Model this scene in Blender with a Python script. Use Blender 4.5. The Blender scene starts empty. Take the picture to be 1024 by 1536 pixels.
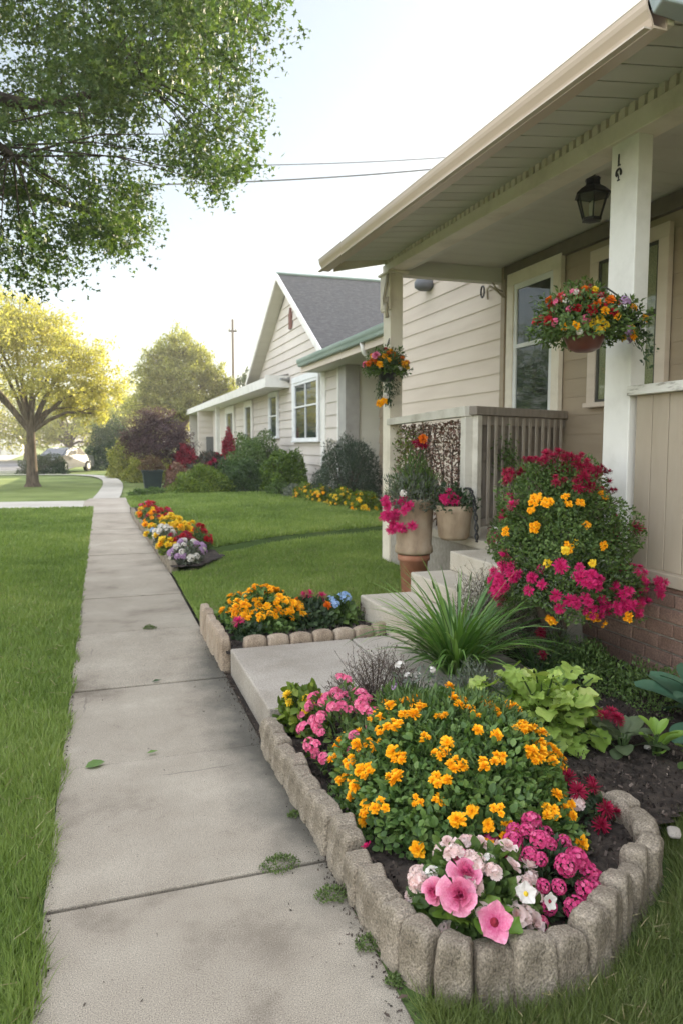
import bpy, math, random
import numpy as np
from math import sin, cos, pi, radians as rad
random.seed(7); RNG = np.random.default_rng(7)
HAZE = .0014
sc = bpy.context.scene; COL = sc.collection
# ---------------------------------------------------------------- camera, sky, sun, exposure
cd = bpy.data.cameras.new('camera'); cam = bpy.data.objects.new('camera', cd); COL.objects.link(cam)
cam.location = (0, 0, 1.6); cam.rotation_euler = (rad(90-5.1944), 0, rad(-18.0523))
cd.sensor_fit = 'VERTICAL'; cd.sensor_height = 36; cd.lens = 1100/1536*36; cd.clip_end = 3000; cd.clip_start = .05
sc.camera = cam
cd.dof.use_dof = True; cd.dof.focus_distance = 3.0; cd.dof.aperture_fstop = 4.5
SUN_EL, SUN_AZ = rad(19), rad(54)          # azimuth clockwise from +Y
w = bpy.data.worlds.new('World'); sc.world = w; w.use_nodes = True
nt = w.node_tree; bg = nt.nodes['Background']
sky = nt.nodes.new('ShaderNodeTexSky'); sky.sky_type = 'NISHITA'; sky.sun_disc = False
sky.sun_elevation = SUN_EL; sky.sun_rotation = SUN_AZ
sky.air_density = 1.0; sky.dust_density = 1.2; sky.ozone_density = .6
tint = nt.nodes.new('ShaderNodeMix'); tint.data_type = 'RGBA'; tint.blend_type = 'MULTIPLY'; tint.inputs[0].default_value = 1
tint.inputs[7].default_value = (1.0, .93, .80, 1)
nt.links.new(sky.outputs[0], tint.inputs[6])
# added fill light: sky multiplied brighter overhead, above the part over the houses
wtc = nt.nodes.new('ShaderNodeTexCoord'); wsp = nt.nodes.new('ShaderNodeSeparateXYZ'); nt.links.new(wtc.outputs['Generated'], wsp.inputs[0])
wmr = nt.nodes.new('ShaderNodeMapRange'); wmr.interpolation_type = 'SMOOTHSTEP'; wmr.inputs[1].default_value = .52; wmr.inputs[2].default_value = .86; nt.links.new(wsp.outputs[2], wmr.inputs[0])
sky_fill = nt.nodes.new('ShaderNodeMix'); sky_fill.data_type = 'RGBA'; sky_fill.blend_type = 'MULTIPLY'; sky_fill.inputs[7].default_value = (5.3, 4.6, 4.3, 1)
# and more added fill from the low sky, left of and behind the viewer
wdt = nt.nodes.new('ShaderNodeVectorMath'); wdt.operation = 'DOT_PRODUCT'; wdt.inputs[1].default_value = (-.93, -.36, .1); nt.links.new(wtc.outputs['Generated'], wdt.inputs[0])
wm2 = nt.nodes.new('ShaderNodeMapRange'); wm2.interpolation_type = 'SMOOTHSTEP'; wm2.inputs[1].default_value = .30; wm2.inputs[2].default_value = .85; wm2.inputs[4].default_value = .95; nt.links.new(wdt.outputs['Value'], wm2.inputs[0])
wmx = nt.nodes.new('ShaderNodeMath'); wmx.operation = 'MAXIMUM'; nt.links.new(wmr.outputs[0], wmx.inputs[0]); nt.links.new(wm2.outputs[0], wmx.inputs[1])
nt.links.new(wmx.outputs[0], sky_fill.inputs[0]); pale = nt.nodes.new('ShaderNodeMix'); pale.data_type = 'RGBA'; pale.inputs[0].default_value = .55; pale.inputs[7].default_value = (2.9, 3.4, 3.95, 1)   # thin even haze over the whole sky
nt.links.new(tint.outputs[2], pale.inputs[6]); nt.links.new(pale.outputs[2], sky_fill.inputs[6]); nt.links.new(sky_fill.outputs[2], bg.inputs[0])
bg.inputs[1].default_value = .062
sl = bpy.data.lights.new('sun', 'SUN'); sl.energy = 3.6; sl.angle = rad(.5); sl.color = (1, .86, .62)
so = bpy.data.objects.new('sun', sl); COL.objects.link(so); so.location = (30, 0, 30)
from mathutils import Vector, Matrix
sd = Vector((sin(SUN_AZ)*cos(SUN_EL), cos(SUN_AZ)*cos(SUN_EL), sin(SUN_EL)))
so.rotation_euler = sd.to_track_quat('Z', 'Y').to_euler()
sc.view_settings.view_transform = 'Standard'; sc.view_settings.look = 'None'
sc.view_settings.gamma = 1; sc.view_settings.exposure = 2.07
try:
    sc.cycles.max_bounces = 7; sc.cycles.transparent_max_bounces = 8; sc.cycles.use_denoising = True
    sc.cycles.sample_clamp_indirect = 6
except Exception: pass

# ---------------------------------------------------------------- helpers: objects
def tag(o, label=None, cat=None, group=None, kind=None):
    if label: o['label'] = label
    if cat: o['category'] = cat
    if group: o['group'] = group
    if kind: o['kind'] = kind
    return o
def empty(name, loc, label, cat, group=None, rz=0):
    o = bpy.data.objects.new(name, None); COL.objects.link(o); o.location = loc; o.rotation_euler = (0, 0, rz)
    o.empty_display_size = .2
    return tag(o, label, cat, group)
def wloc(o):
    v = np.zeros(3)
    while o is not None: v = v + np.array(o.location); o = o.parent
    return v
def link_mesh(name, V, faces, m, parent=None, var=None, smooth=False):
    """V (n,3) in world coordinates; faces: list of (m,k) int arrays; var per vertex."""
    V = np.asarray(V, dtype=np.float32)
    if parent is not None: V = V - wloc(parent).astype(np.float32)
    me = bpy.data.meshes.new(name)
    faces = [np.asarray(f, dtype=np.int32) for f in faces if len(f)]
    me.vertices.add(len(V)); me.vertices.foreach_set('co', V.ravel())
    idx = np.concatenate([f.ravel() for f in faces]); tot = np.concatenate([np.full(len(f), f.shape[1], np.int32) for f in faces])
    st = np.concatenate([[0], np.cumsum(tot)[:-1]]).astype(np.int32)
    me.loops.add(len(idx)); me.loops.foreach_set('vertex_index', idx)
    me.polygons.add(len(tot)); me.polygons.foreach_set('loop_start', st)
    try: me.polygons.foreach_set('loop_total', tot)
    except Exception: pass
    me.update(calc_edges=True)
    me.polygons.foreach_set('use_smooth', np.full(len(tot), bool(smooth)))
    if var is not None:
        a = me.attributes.new('var', 'FLOAT', 'POINT'); a.data.foreach_set('value', np.asarray(var, np.float32))
    me.materials.append(m)
    o = bpy.data.objects.new(name, me); COL.objects.link(o)
    if parent is not None: o.parent = parent
    return o
class MB:
    def __init__(s): s.V = []; s.F = {}; s.var = []
    def add(s, vs, fs, var=None):
        b = len(s.V); s.V += [tuple(v) for v in vs]
        for f in fs: s.F.setdefault(len(f), []).append([b+i for i in f])
        if var is None: var = random.random()
        s.var += [var]*len(vs)
    def box(s, a, b, rot=None, piv=None, var=None):
        x0, y0, z0 = a; x1, y1, z1 = b
        vs = [(x0,y0,z0),(x1,y0,z0),(x1,y1,z0),(x0,y1,z0),(x0,y0,z1),(x1,y0,z1),(x1,y1,z1),(x0,y1,z1)]
        if rot is not None:
            p = Vector(piv if piv is not None else ((x0+x1)/2,(y0+y1)/2,(z0+z1)/2))
            vs = [tuple(rot @ (Vector(v)-p) + p) for v in vs]
        s.hexa(vs, var)
    def hexa(s, vs, var=None):
        s.add(vs, [(0,3,2,1),(4,5,6,7),(0,1,5,4),(1,2,6,5),(2,3,7,6),(3,0,4,7)], var)
    def prism(s, poly, axis, a, b, var=None):
        """poly in the two other axes, extruded along axis from a to b"""
        def P(u, v, t): return {0:(t,u,v), 1:(u,t,v), 2:(u,v,t)}[axis]
        n = len(poly); vs = [P(u,v,a) for u,v in poly]+[P(u,v,b) for u,v in poly]
        s.add(vs, [tuple(range(n))[::-1], tuple(range(n,2*n))]+[(i,(i+1)%n,(i+1)%n+n,i+n) for i in range(n)], var)
    def tube(s, pts, rr, n=8, var=None, cap=True):
        pts = [Vector(p) for p in pts]
        if not hasattr(rr, '__len__'): rr = [rr]*len(pts)
        vs = []; up = Vector((0,0,1)); prev = None
        for i, p in enumerate(pts):
            t = (pts[min(i+1,len(pts)-1)]-pts[max(i-1,0)]).normalized()
            if prev is None:
                a = t.cross(up if abs(t.z) < .9 else Vector((1,0,0))).normalized()
            else:
                a = (prev - t*prev.dot(t)).normalized()
            prev = a; b = t.cross(a)
            for k in range(n):
                q = 2*pi*k/n; vs.append(p+(a*cos(q)+b*sin(q))*rr[i])
        fs = []
        for i in range(len(pts)-1):
            for k in range(n): fs.append((i*n+k, i*n+(k+1)%n, (i+1)*n+(k+1)%n, (i+1)*n+k))
        if cap: fs += [tuple(range(n))[::-1], tuple(range((len(pts)-1)*n, len(pts)*n))]
        s.add(vs, fs, var)
    def lathe(s, c, prof, n=24, var=None):
        """prof: list (r,z)"""
        vs = []; 
        for r, z in prof:
            for k in range(n): vs.append((c[0]+r*cos(2*pi*k/n), c[1]+r*sin(2*pi*k/n), c[2]+z))
        fs = []
        for i in range(len(prof)-1):
            for k in range(n): fs.append((i*n+k, i*n+(k+1)%n, (i+1)*n+(k+1)%n, (i+1)*n+k))
        fs.append(tuple(range(n))[::-1])
        s.add(vs, fs, var)
    def build(s, name, m, parent=None, bevel=0, smooth=False, seg=2):
        o = link_mesh(name, np.array(s.V), [np.array(v) for v in s.F.values()], m, parent, s.var, smooth)
        if bevel:
            b = o.modifiers.new('bevel', 'BEVEL'); b.width = bevel; b.segments = seg; b.limit_method = 'ANGLE'; b.angle_limit = rad(35)
        return o
# vectorised template instancing
def rots(D, roll=None):
    """matrices whose Y axis is D (n,3), random roll unless given as preferred normal"""
    D = D/np.linalg.norm(D, axis=1, keepdims=True); n = len(D)
    if roll is None: N = RNG.normal(size=(n,3))
    else: N = np.asarray(roll, float)+RNG.normal(size=(n,3))*.25
    X = np.cross(D, N); X /= np.linalg.norm(X, axis=1, keepdims=True)+1e-9
    Z = np.cross(X, D)
    return np.stack([X, D, Z], axis=2)
def inst(T, P, R, S, var=None):
    TV, TF = T; TV = np.asarray(TV, float); n, k = len(P), len(TV)
    S = np.asarray(S, float)
    if S.ndim == 0: S = np.full((n,3), S)
    if S.ndim == 1: S = np.repeat(S[:,None], 3, 1)
    V = np.einsum('nij,nkj->nki', R, TV[None]*S[:,None,:]) + np.asarray(P)[:,None,:]
    out = []
    by = {}
    for f in TF: by.setdefault(len(f), []).append(f)
    off = (np.arange(n)*k)[:,None,None]
    for L, fs in by.items(): out.append((np.array(fs)[None]+off).reshape(-1, L))
    if var is None: var = RNG.random(n)
    return V.reshape(-1,3), out, np.repeat(var, k)
def merge(*parts):
    Vs, Fs, vs, off = [], [], [], 0
    for V, F, v in parts:
        Vs.append(V); Fs += [f+off for f in F]; vs.append(v); off += len(V)
    return np.concatenate(Vs), Fs, np.concatenate(vs)
def unit(a): return a/(np.linalg.norm(a, axis=-1, keepdims=True)+1e-9)
# leaf templates: Y along the leaf, Z its normal, length 1
LEAF = ([(0,0,0),(-.24,.45,.06),(0,1,-.05),(.24,.45,.06),(0,.5,0)], [(0,4,1),(4,2,1),(0,3,4),(4,3,2)])
NARROW = ([(0,0,0),(-.09,.45,.02),(0,1,-.08),(.09,.45,.02)], [(0,3,2,1)])
OVAL = ([(0,0,0),(-.26,.25,.05),(-.33,.55,.06),(-.16,.87,.0),(0,1,-.08),(.16,.87,.0),(.33,.55,.06),(.26,.25,.05),(0,.3,-.01),(0,.65,0)],
        [(0,8,1),(8,9,2,1),(9,4,3,2),(0,7,8),(8,7,6,9),(9,6,5,4)])
STAR = ([(0,0,0),(-.12,.3,.03),(-.5,.42,.0),(-.18,.55,.03),(0,1,-.06),(.18,.55,.03),(.5,.42,0),(.12,.3,.03)], [(0,7,1),(1,3,2),(7,6,5),(1,7,5,3),(3,5,4)])
BLADE = ([(-.5,0,0),(.5,0,0),(-.42,.4,.06),(.42,.4,.06),(-.26,.75,.22),(.26,.75,.22),(0,1,.42)], [(0,1,3,2),(2,3,5,4),(4,5,6)])
BLADE2 = ([(-.5,0,0),(.5,0,0),(-.35,.55,.1),(.35,.55,.1),(0,1,.35)], [(0,1,3,2),(2,3,4)])

# ---------------------------------------------------------------- helpers: materials
def ramp(nt, cols, pos=None):
    r = nt.nodes.new('ShaderNodeValToRGB'); e = r.color_ramp.elements
    n = len(cols)
    if pos is None: pos = [i/(n-1) if n > 1 else 0 for i in range(n)]
    while len(e) < n: e.new(.5)
    for i in range(n): e[i].position = pos[i]; e[i].color = (*cols[i], 1)
    return r
def M(name, cols, scale=4, rough=.8, bump=0, bscale=None, detail=5, var=0, trans=0, spec=.3, pos=None, stretch=(1,1,1),
      metal=0, speck=None, tcol=None):
    """cols: ramp colours; var>0: mix attribute 'var' into the ramp factor; trans: translucency"""
    m = bpy.data.materials.new(name); m.use_nodes = True; nt = m.node_tree; N, L = nt.nodes, nt.links
    p = N['Principled BSDF']; out = N['Material Output']
    p.inputs['Roughness'].default_value = rough; p.inputs['Specular IOR Level'].default_value = spec
    p.inputs['Metallic'].default_value = metal
    tc = N.new('ShaderNodeTexCoord'); mp = N.new('ShaderNodeMapping'); mp.inputs['Scale'].default_value = stretch
    L.new(tc.outputs['Object'], mp.inputs[0])
    no = N.new('ShaderNodeTexNoise'); no.inputs['Scale'].default_value = scale; no.inputs['Detail'].default_value = detail
    no.inputs['Roughness'].default_value = .6
    L.new(mp.outputs[0], no.inputs[0]); fac = no.outputs['Fac']
    # spread the noise to the full range
    mr = N.new('ShaderNodeMapRange'); mr.inputs[1].default_value = .3; mr.inputs[2].default_value = .7; L.new(fac, mr.inputs[0]); fac = mr.outputs[0]
    if var:
        if name.startswith('edging'): at = N.new('ShaderNodeObjectInfo'); at_out = at.outputs['Random']
        else: at = N.new('ShaderNodeAttribute'); at.attribute_name = 'var'; at_out = at.outputs['Fac']
        mx = N.new('ShaderNodeMix'); mx.inputs[0].default_value = var
        L.new(fac, mx.inputs[2]); L.new(at_out, mx.inputs[3]); fac = mx.outputs[0]
    r = ramp(nt, cols, pos); L.new(fac, r.inputs[0]); col = r.outputs[0]
    if speck:
        s_, amt, dark, light = speck
        n2 = N.new('ShaderNodeTexNoise'); n2.inputs['Scale'].default_value = s_; n2.inputs['Detail'].default_value = 3; L.new(tc.outputs['Object'], n2.inputs[0])
        r2 = ramp(nt, [dark, (.5,.5,.5), (.5,.5,.5), light], [.34, .47, .53, .66]); L.new(n2.outputs['Fac'], r2.inputs[0])
        ov = N.new('ShaderNodeMix'); ov.data_type = 'RGBA'; ov.blend_type = 'OVERLAY'; ov.inputs[0].default_value = amt
        L.new(col, ov.inputs[6]); L.new(r2.outputs[0], ov.inputs[7]); col = ov.outputs[2]
    L.new(col, p.inputs['Base Color'])
    if bump:
        nb = N.new('ShaderNodeTexNoise'); nb.inputs['Scale'].default_value = bscale or scale*4; nb.inputs['Detail'].default_value = 4
        L.new(mp.outputs[0], nb.inputs[0]); b = N.new('ShaderNodeBump'); b.inputs['Strength'].default_value = bump; b.inputs['Distance'].default_value = .01
        L.new(nb.outputs['Fac'], b.inputs['Height']); L.new(b.outputs[0], p.inputs['Normal'])
    if trans:
        t = N.new('ShaderNodeBsdfTranslucent'); ms = N.new('ShaderNodeMixShader'); ms.inputs[0].default_value = trans
        if tcol:
            mm = N.new('ShaderNodeMix'); mm.data_type = 'RGBA'; mm.blend_type = 'MULTIPLY'; mm.inputs[0].default_value = 1
            mm.inputs[7].default_value = (*tcol, 1); L.new(col, mm.inputs[6]); L.new(mm.outputs[2], t.inputs[0])
        else: L.new(col, t.inputs[0])
        L.new(p.outputs[0], ms.inputs[1]); L.new(t.outputs[0], ms.inputs[2]); L.new(ms.outputs[0], out.inputs[0])
    return m
def glass(name, tintc=(.9,.95,.95), reflect_ior=1.6, base=None):
    m = bpy.data.materials.new(name); m.use_nodes = True; nt = m.node_tree; N, L = nt.nodes, nt.links
    for n in list(N):
        if n.type == 'BSDF_PRINCIPLED': N.remove(n)
    fr = N.new('ShaderNodeFresnel'); fr.inputs[0].default_value = reflect_ior
    g = N.new('ShaderNodeBsdfGlossy'); g.inputs['Roughness'].default_value = .02
    t = N.new('ShaderNodeBsdfTransparent'); t.inputs[0].default_value = (*tintc, 1)
    ge = N.new('ShaderNodeNewGeometry'); iv = N.new('ShaderNodeMath'); iv.operation = 'SUBTRACT'; iv.inputs[0].default_value = 1; L.new(ge.outputs['Backfacing'], iv.inputs[1])
    mf = N.new('ShaderNodeMath'); mf.operation = 'MULTIPLY'; L.new(fr.outputs[0], mf.inputs[0]); L.new(iv.outputs[0], mf.inputs[1])
    mx = N.new('ShaderNodeMixShader'); L.new(mf.outputs[0], mx.inputs[0]); L.new(t.outputs[0], mx.inputs[1]); L.new(g.outputs[0], mx.inputs[2])
    nb = N.new('ShaderNodeTexNoise'); nb.inputs['Scale'].default_value = 1.5; b = N.new('ShaderNodeBump'); b.inputs['Strength'].default_value = .06; b.inputs['Distance'].default_value = .05
    L.new(nb.outputs['Fac'], b.inputs['Height']); L.new(b.outputs[0], g.inputs['Normal'])
    L.new(mx.outputs[0], N['Material Output'].inputs[0])
    return m
G = lambda *a: tuple(a)
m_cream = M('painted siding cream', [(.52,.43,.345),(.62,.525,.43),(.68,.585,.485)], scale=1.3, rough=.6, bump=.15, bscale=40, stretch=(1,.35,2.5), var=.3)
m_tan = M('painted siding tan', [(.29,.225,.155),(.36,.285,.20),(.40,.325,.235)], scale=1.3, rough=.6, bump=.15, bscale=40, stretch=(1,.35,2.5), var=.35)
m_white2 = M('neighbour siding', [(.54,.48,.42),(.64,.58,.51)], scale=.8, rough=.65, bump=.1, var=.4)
m_trim = M('cream trim paint', [(.62,.55,.44),(.76,.68,.56),(.80,.73,.61)], scale=3, rough=.5, bump=.12, bscale=30)
m_post = M('white post paint', [(.62,.59,.53),(.74,.71,.65),(.78,.75,.69)], scale=2.5, rough=.5, bump=.15, bscale=25)
m_soffit = M('soffit boards', [(.54,.52,.44),(.66,.64,.55)], scale=2, rough=.6, stretch=(.3,2,1), var=.4)
m_ceil = M('porch ceiling paint', [(.60,.57,.50),(.70,.67,.59)], scale=2, rough=.6, stretch=(.3,2,1), var=.3)
m_gutter = M('tan metal gutter', [(.56,.44,.34),(.68,.54,.43)], scale=1.5, rough=.35, spec=.5, stretch=(1,.2,3))
m_green = M('weathered green gutter', [(.20,.26,.22),(.30,.36,.31)], scale=1.5, rough=.45, stretch=(1,.3,3))
m_whitewin = M('white window frame', [(.66,.66,.64),(.78,.78,.76)], scale=3, rough=.4)
m_shingle = M('asphalt shingles', [(.035,.034,.034),(.075,.072,.07),(.14,.132,.125)], scale=7, rough=.9, bump=.5, bscale=30, stretch=(1,1,2.2), var=.5, speck=(60,.7,(.2,.2,.2),(.85,.85,.85)))
m_shingle2 = M('brown shingles', [(.08,.07,.06),(.16,.14,.12)], scale=7, rough=.9, bump=.4, var=.5)
m_rail = M('weathered railing wood', [(.17,.145,.12),(.27,.23,.19),(.34,.30,.25)], scale=3, rough=.8, bump=.4, bscale=30, stretch=(6,1,1), var=.3)
m_bal = M('greyed baluster paint', [(.26,.22,.18),(.38,.33,.27),(.45,.40,.33)], scale=4, rough=.8, bump=.3, stretch=(4,4,1))
m_railw = M('worn cream railing paint', [(.42,.38,.31),(.58,.54,.46),(.64,.60,.52)], scale=4, rough=.7, bump=.3, bscale=30)
m_panel = M('tan board panel', [(.28,.225,.16),(.37,.305,.225),(.41,.345,.26)], scale=2, rough=.65, bump=.2, bscale=20, stretch=(2,2,.4), var=.4)
m_cap = M('peeling cap board', [(.30,.27,.22),(.62,.59,.52),(.70,.67,.60)], scale=9, rough=.8, bump=.5, bscale=30, stretch=(2,.6,3), pos=[.2,.45,1])
m_brick = M('brown brick', [(.13,.075,.052),(.22,.135,.10),(.30,.195,.145)], scale=9, rough=.9, bump=.5, bscale=60, var=.6, speck=(90,.5,(.2,.2,.2),(.8,.8,.8)))
m_mortar = M('mortar', [(.26,.23,.19),(.38,.34,.29)], scale=20, rough=.95, bump=.5)
m_conc = M('sidewalk concrete', [(.155,.127,.095),(.275,.236,.182),(.305,.265,.206),(.37,.325,.255)], pos=[0,.35,.62,1], scale=1.7, rough=.9, bump=.16, bscale=300, speck=(280,.7,(.12,.12,.12),(.88,.88,.88)), var=.15)
m_conc2 = M('step concrete', [(.36,.31,.24),(.45,.40,.32),(.50,.45,.37)], scale=2.2, rough=.85, bump=.35, bscale=120, speck=(150,.35,(.25,.25,.25),(.75,.75,.75)))
m_stone = M('edging stone', [(.11,.088,.062),(.22,.183,.135),(.32,.27,.21)], scale=7, rough=.95, bump=.8, bscale=80, speck=(150,.75,(.2,.2,.2),(.8,.8,.8)), var=.2)
m_ebrick = M('edging brick', [(.20,.145,.10),(.32,.25,.18),(.38,.31,.24)], scale=9, rough=.9, bump=.6, bscale=80, var=.4, speck=(120,.5,(.2,.2,.2),(.8,.8,.8)))
m_soil = M('dark soil', [(.012,.009,.007),(.032,.024,.018),(.065,.05,.038)], scale=14, rough=.95, bump=1, bscale=45)
m_mulch = M('bark mulch', [(.07,.045,.032),(.19,.13,.095),(.30,.22,.17)], scale=6, rough=.9, var=.8)
m_black = M('black metal', [(.008,.008,.008),(.02,.018,.016)], scale=9, rough=.45, spec=.5, bump=.2)
m_iron = M('pale iron', [(.36,.30,.22),(.5,.43,.33)], scale=9, rough=.5)
m_terra = M('terracotta', [(.24,.095,.05),(.36,.155,.09),(.42,.21,.135)], scale=5, rough=.8, bump=.2)
m_urn = M('tan clay', [(.22,.155,.10),(.36,.27,.18),(.45,.36,.26)], scale=5, rough=.75, bump=.35, stretch=(1,1,.5))
m_darkgl = M('dark room behind glass', [(.012,.014,.012),(.03,.033,.028)], scale=2, rough=.7)
m_curtain = M('woven curtain', [(.12,.10,.05),(.35,.30,.16),(.55,.48,.28)], scale=9, rough=.8, stretch=(1,7,14), detail=8)
m_glass = glass('window glass', reflect_ior=1.9)
m_gl_lamp = glass('lamp glass', (.75,.75,.68), 1.45)
m_bark = M('tree bark', [(.05,.036,.026),(.12,.09,.065),(.20,.155,.115)], scale=6, rough=.95, bump=1, bscale=18, stretch=(2,2,.4))
m_asph = M('road asphalt', [(.10,.10,.105),(.15,.15,.155)], scale=.5, rough=.9, bump=.2)
m_pave = M('pale pavement', [(.36,.33,.28),(.46,.43,.37)], scale=.6, rough=.9, bump=.2)
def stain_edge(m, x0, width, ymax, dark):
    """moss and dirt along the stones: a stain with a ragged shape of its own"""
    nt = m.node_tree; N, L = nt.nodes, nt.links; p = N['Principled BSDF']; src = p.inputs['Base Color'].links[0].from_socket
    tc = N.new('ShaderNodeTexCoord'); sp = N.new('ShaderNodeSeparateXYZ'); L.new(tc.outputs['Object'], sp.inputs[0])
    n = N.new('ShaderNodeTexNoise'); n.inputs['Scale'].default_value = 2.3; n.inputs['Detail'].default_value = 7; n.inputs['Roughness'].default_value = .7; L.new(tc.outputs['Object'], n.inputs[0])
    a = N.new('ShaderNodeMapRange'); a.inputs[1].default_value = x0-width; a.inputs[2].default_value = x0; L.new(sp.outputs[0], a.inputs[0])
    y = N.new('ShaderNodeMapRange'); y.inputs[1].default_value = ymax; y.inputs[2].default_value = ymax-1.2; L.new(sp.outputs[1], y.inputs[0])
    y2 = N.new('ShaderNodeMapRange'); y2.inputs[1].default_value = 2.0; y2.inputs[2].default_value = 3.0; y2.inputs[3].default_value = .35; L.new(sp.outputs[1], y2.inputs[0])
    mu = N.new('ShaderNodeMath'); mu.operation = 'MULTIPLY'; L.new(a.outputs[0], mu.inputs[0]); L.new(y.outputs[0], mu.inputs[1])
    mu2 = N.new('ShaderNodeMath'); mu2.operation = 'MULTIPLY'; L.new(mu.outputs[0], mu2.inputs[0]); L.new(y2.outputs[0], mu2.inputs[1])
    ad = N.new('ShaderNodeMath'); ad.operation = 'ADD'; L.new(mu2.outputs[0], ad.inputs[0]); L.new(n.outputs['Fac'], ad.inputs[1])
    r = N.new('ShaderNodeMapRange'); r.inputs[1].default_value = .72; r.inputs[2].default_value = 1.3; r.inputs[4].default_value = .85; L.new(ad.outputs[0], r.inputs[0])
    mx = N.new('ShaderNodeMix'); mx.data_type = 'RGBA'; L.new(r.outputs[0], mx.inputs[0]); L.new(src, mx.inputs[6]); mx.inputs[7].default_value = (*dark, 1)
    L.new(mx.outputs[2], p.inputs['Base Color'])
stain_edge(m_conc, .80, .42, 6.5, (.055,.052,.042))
def cracks(m, scale, width, col, mask=.56):
    nt = m.node_tree; N, L = nt.nodes, nt.links; p = N['Principled BSDF']; src = p.inputs['Base Color'].links[0].from_socket
    tc = N.new('ShaderNodeTexCoord'); no = N.new('ShaderNodeTexNoise'); no.inputs['Scale'].default_value = 3; no.inputs['Detail'].default_value = 6; L.new(tc.outputs['Object'], no.inputs[0])
    ma = N.new('ShaderNodeMix'); ma.data_type = 'RGBA'; ma.inputs[0].default_value = .12; L.new(tc.outputs['Object'], ma.inputs[6]); L.new(no.outputs['Color'], ma.inputs[7])
    v = N.new('ShaderNodeTexVoronoi'); v.feature = 'DISTANCE_TO_EDGE'; v.inputs['Scale'].default_value = scale; L.new(ma.outputs[2], v.inputs['Vector'])
    r = N.new('ShaderNodeMapRange'); r.inputs[1].default_value = 0; r.inputs[2].default_value = width; r.inputs[3].default_value = 1; r.inputs[4].default_value = 0; L.new(v.outputs['Distance'], r.inputs[0])
    n2 = N.new('ShaderNodeTexNoise'); n2.inputs['Scale'].default_value = .8; L.new(tc.outputs['Object'], n2.inputs[0])
    r2 = N.new('ShaderNodeMapRange'); r2.inputs[1].default_value = mask; r2.inputs[2].default_value = mask+.04; r2.inputs[4].default_value = .6; L.new(n2.outputs['Fac'], r2.inputs[0])
    mu = N.new('ShaderNodeMath'); mu.operation = 'MULTIPLY'; L.new(r.outputs[0], mu.inputs[0]); L.new(r2.outputs[0], mu.inputs[1])
    mx = N.new('ShaderNodeMix'); mx.data_type = 'RGBA'; L.new(mu.outputs[0], mx.inputs[0]); L.new(src, mx.inputs[6]); mx.inputs[7].default_value = (*col, 1); L.new(mx.outputs[2], p.inputs['Base Color'])
    # scattered pits and dark grit
    w = N.new('ShaderNodeTexVoronoi'); w.inputs['Scale'].default_value = 38; L.new(tc.outputs['Object'], w.inputs['Vector'])
    r3 = N.new('ShaderNodeMapRange'); r3.inputs[1].default_value = .10; r3.inputs[2].default_value = .16; r3.inputs[3].default_value = .5; r3.inputs[4].default_value = 0; L.new(w.outputs['Distance'], r3.inputs[0])
    n4 = N.new('ShaderNodeTexNoise'); n4.inputs['Scale'].default_value = 9; L.new(tc.outputs['Object'], n4.inputs[0])
    r4 = N.new('ShaderNodeMapRange'); r4.inputs[1].default_value = .56; r4.inputs[2].default_value = .62; L.new(n4.outputs['Fac'], r4.inputs[0])
    m4 = N.new('ShaderNodeMath'); m4.operation = 'MULTIPLY'; L.new(r3.outputs[0], m4.inputs[0]); L.new(r4.outputs[0], m4.inputs[1])
    m5 = N.new('ShaderNodeMix'); m5.data_type = 'RGBA'; L.new(m4.outputs[0], m5.inputs[0]); L.new(mx.outputs[2], m5.inputs[6]); m5.inputs[7].default_value = (.07,.06,.045,1); L.new(m5.outputs[2], p.inputs['Base Color'])
cracks(m_conc, .55, .0035, (.07,.06,.05))
def leafm(name, cols, trans=.3, var=.75, rough=.55, scale=3, spec=.35): return M(name, cols, scale=scale, rough=rough, var=var, trans=trans, spec=spec, tcol=(1.2,1.3,.6))
m_grass = leafm('grass blades', [(.085,.13,.028),(.17,.245,.056),(.27,.34,.095),(.45,.44,.21)], trans=.35, scale=1.2)
m_grassd = leafm('lower lawn grass blades', [(.06,.09,.022),(.11,.15,.036),(.17,.20,.065),(.36,.33,.18)], trans=.3, scale=1.5)
m_turf = M('turf under the blades', [(.03,.05,.012),(.05,.085,.018),(.08,.11,.03)], scale=1.5, rough=.95, bump=.8, bscale=60)
m_farlawn = M('distant lawn', [(.09,.12,.03),(.14,.18,.045),(.19,.23,.07)], scale=.5, rough=.95, bump=.8, bscale=40)
# ================================================================ SETTING: ground, paths, road
def sheet(name, pts, z, m, kind='structure', holes=None):
    V = [(x, y, z if not callable(z) else z(x, y)) for x, y in pts]
    mb = MB(); mb.add(V, [tuple(range(len(V)))]); o = mb.build(name, m); tag(o, kind=kind); return o
def ribbon(name, line, wd, z, m):
    mb = MB(); n = len(line)
    P = [Vector(p) for p in line]; L_, R_ = [], []
    for i, p in enumerate(P):
        t = (P[min(i+1,n-1)]-P[max(i-1,0)]).normalized(); q = Vector((-t.y, t.x)); ww = wd[i] if hasattr(wd,'__len__') else wd
        L_.append(p+q*ww/2); R_.append(p-q*ww/2)
    V = [(v.x,v.y,z) for v in L_]+[(v.x,v.y,z) for v in R_]
    mb.add(V, [(i, i+n, i+1+n, i+1) for i in range(n-1)])
    return tag(mb.build(name, m), kind='structure')
def smooth_line(pts, k=8):
    out = []; P = [Vector(p) for p in pts]
    for i in range(len(P)-1):
        p0, p1, p2, p3 = P[max(i-1,0)], P[i], P[i+1], P[min(i+2,len(P)-1)]
        for j in range(k):
            t = j/k; out.append(.5*((2*p1)+(p2-p0)*t+(2*p0-5*p1+4*p2-p3)*t*t+(3*p1-p0-3*p2+p3)*t**3))
    out.append(P[-1]); return out
sheet('ground', [(-1500,-1500),(1500,-1500),(1500,1500),(-1500,1500)], -.05, m_farlawn)
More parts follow.
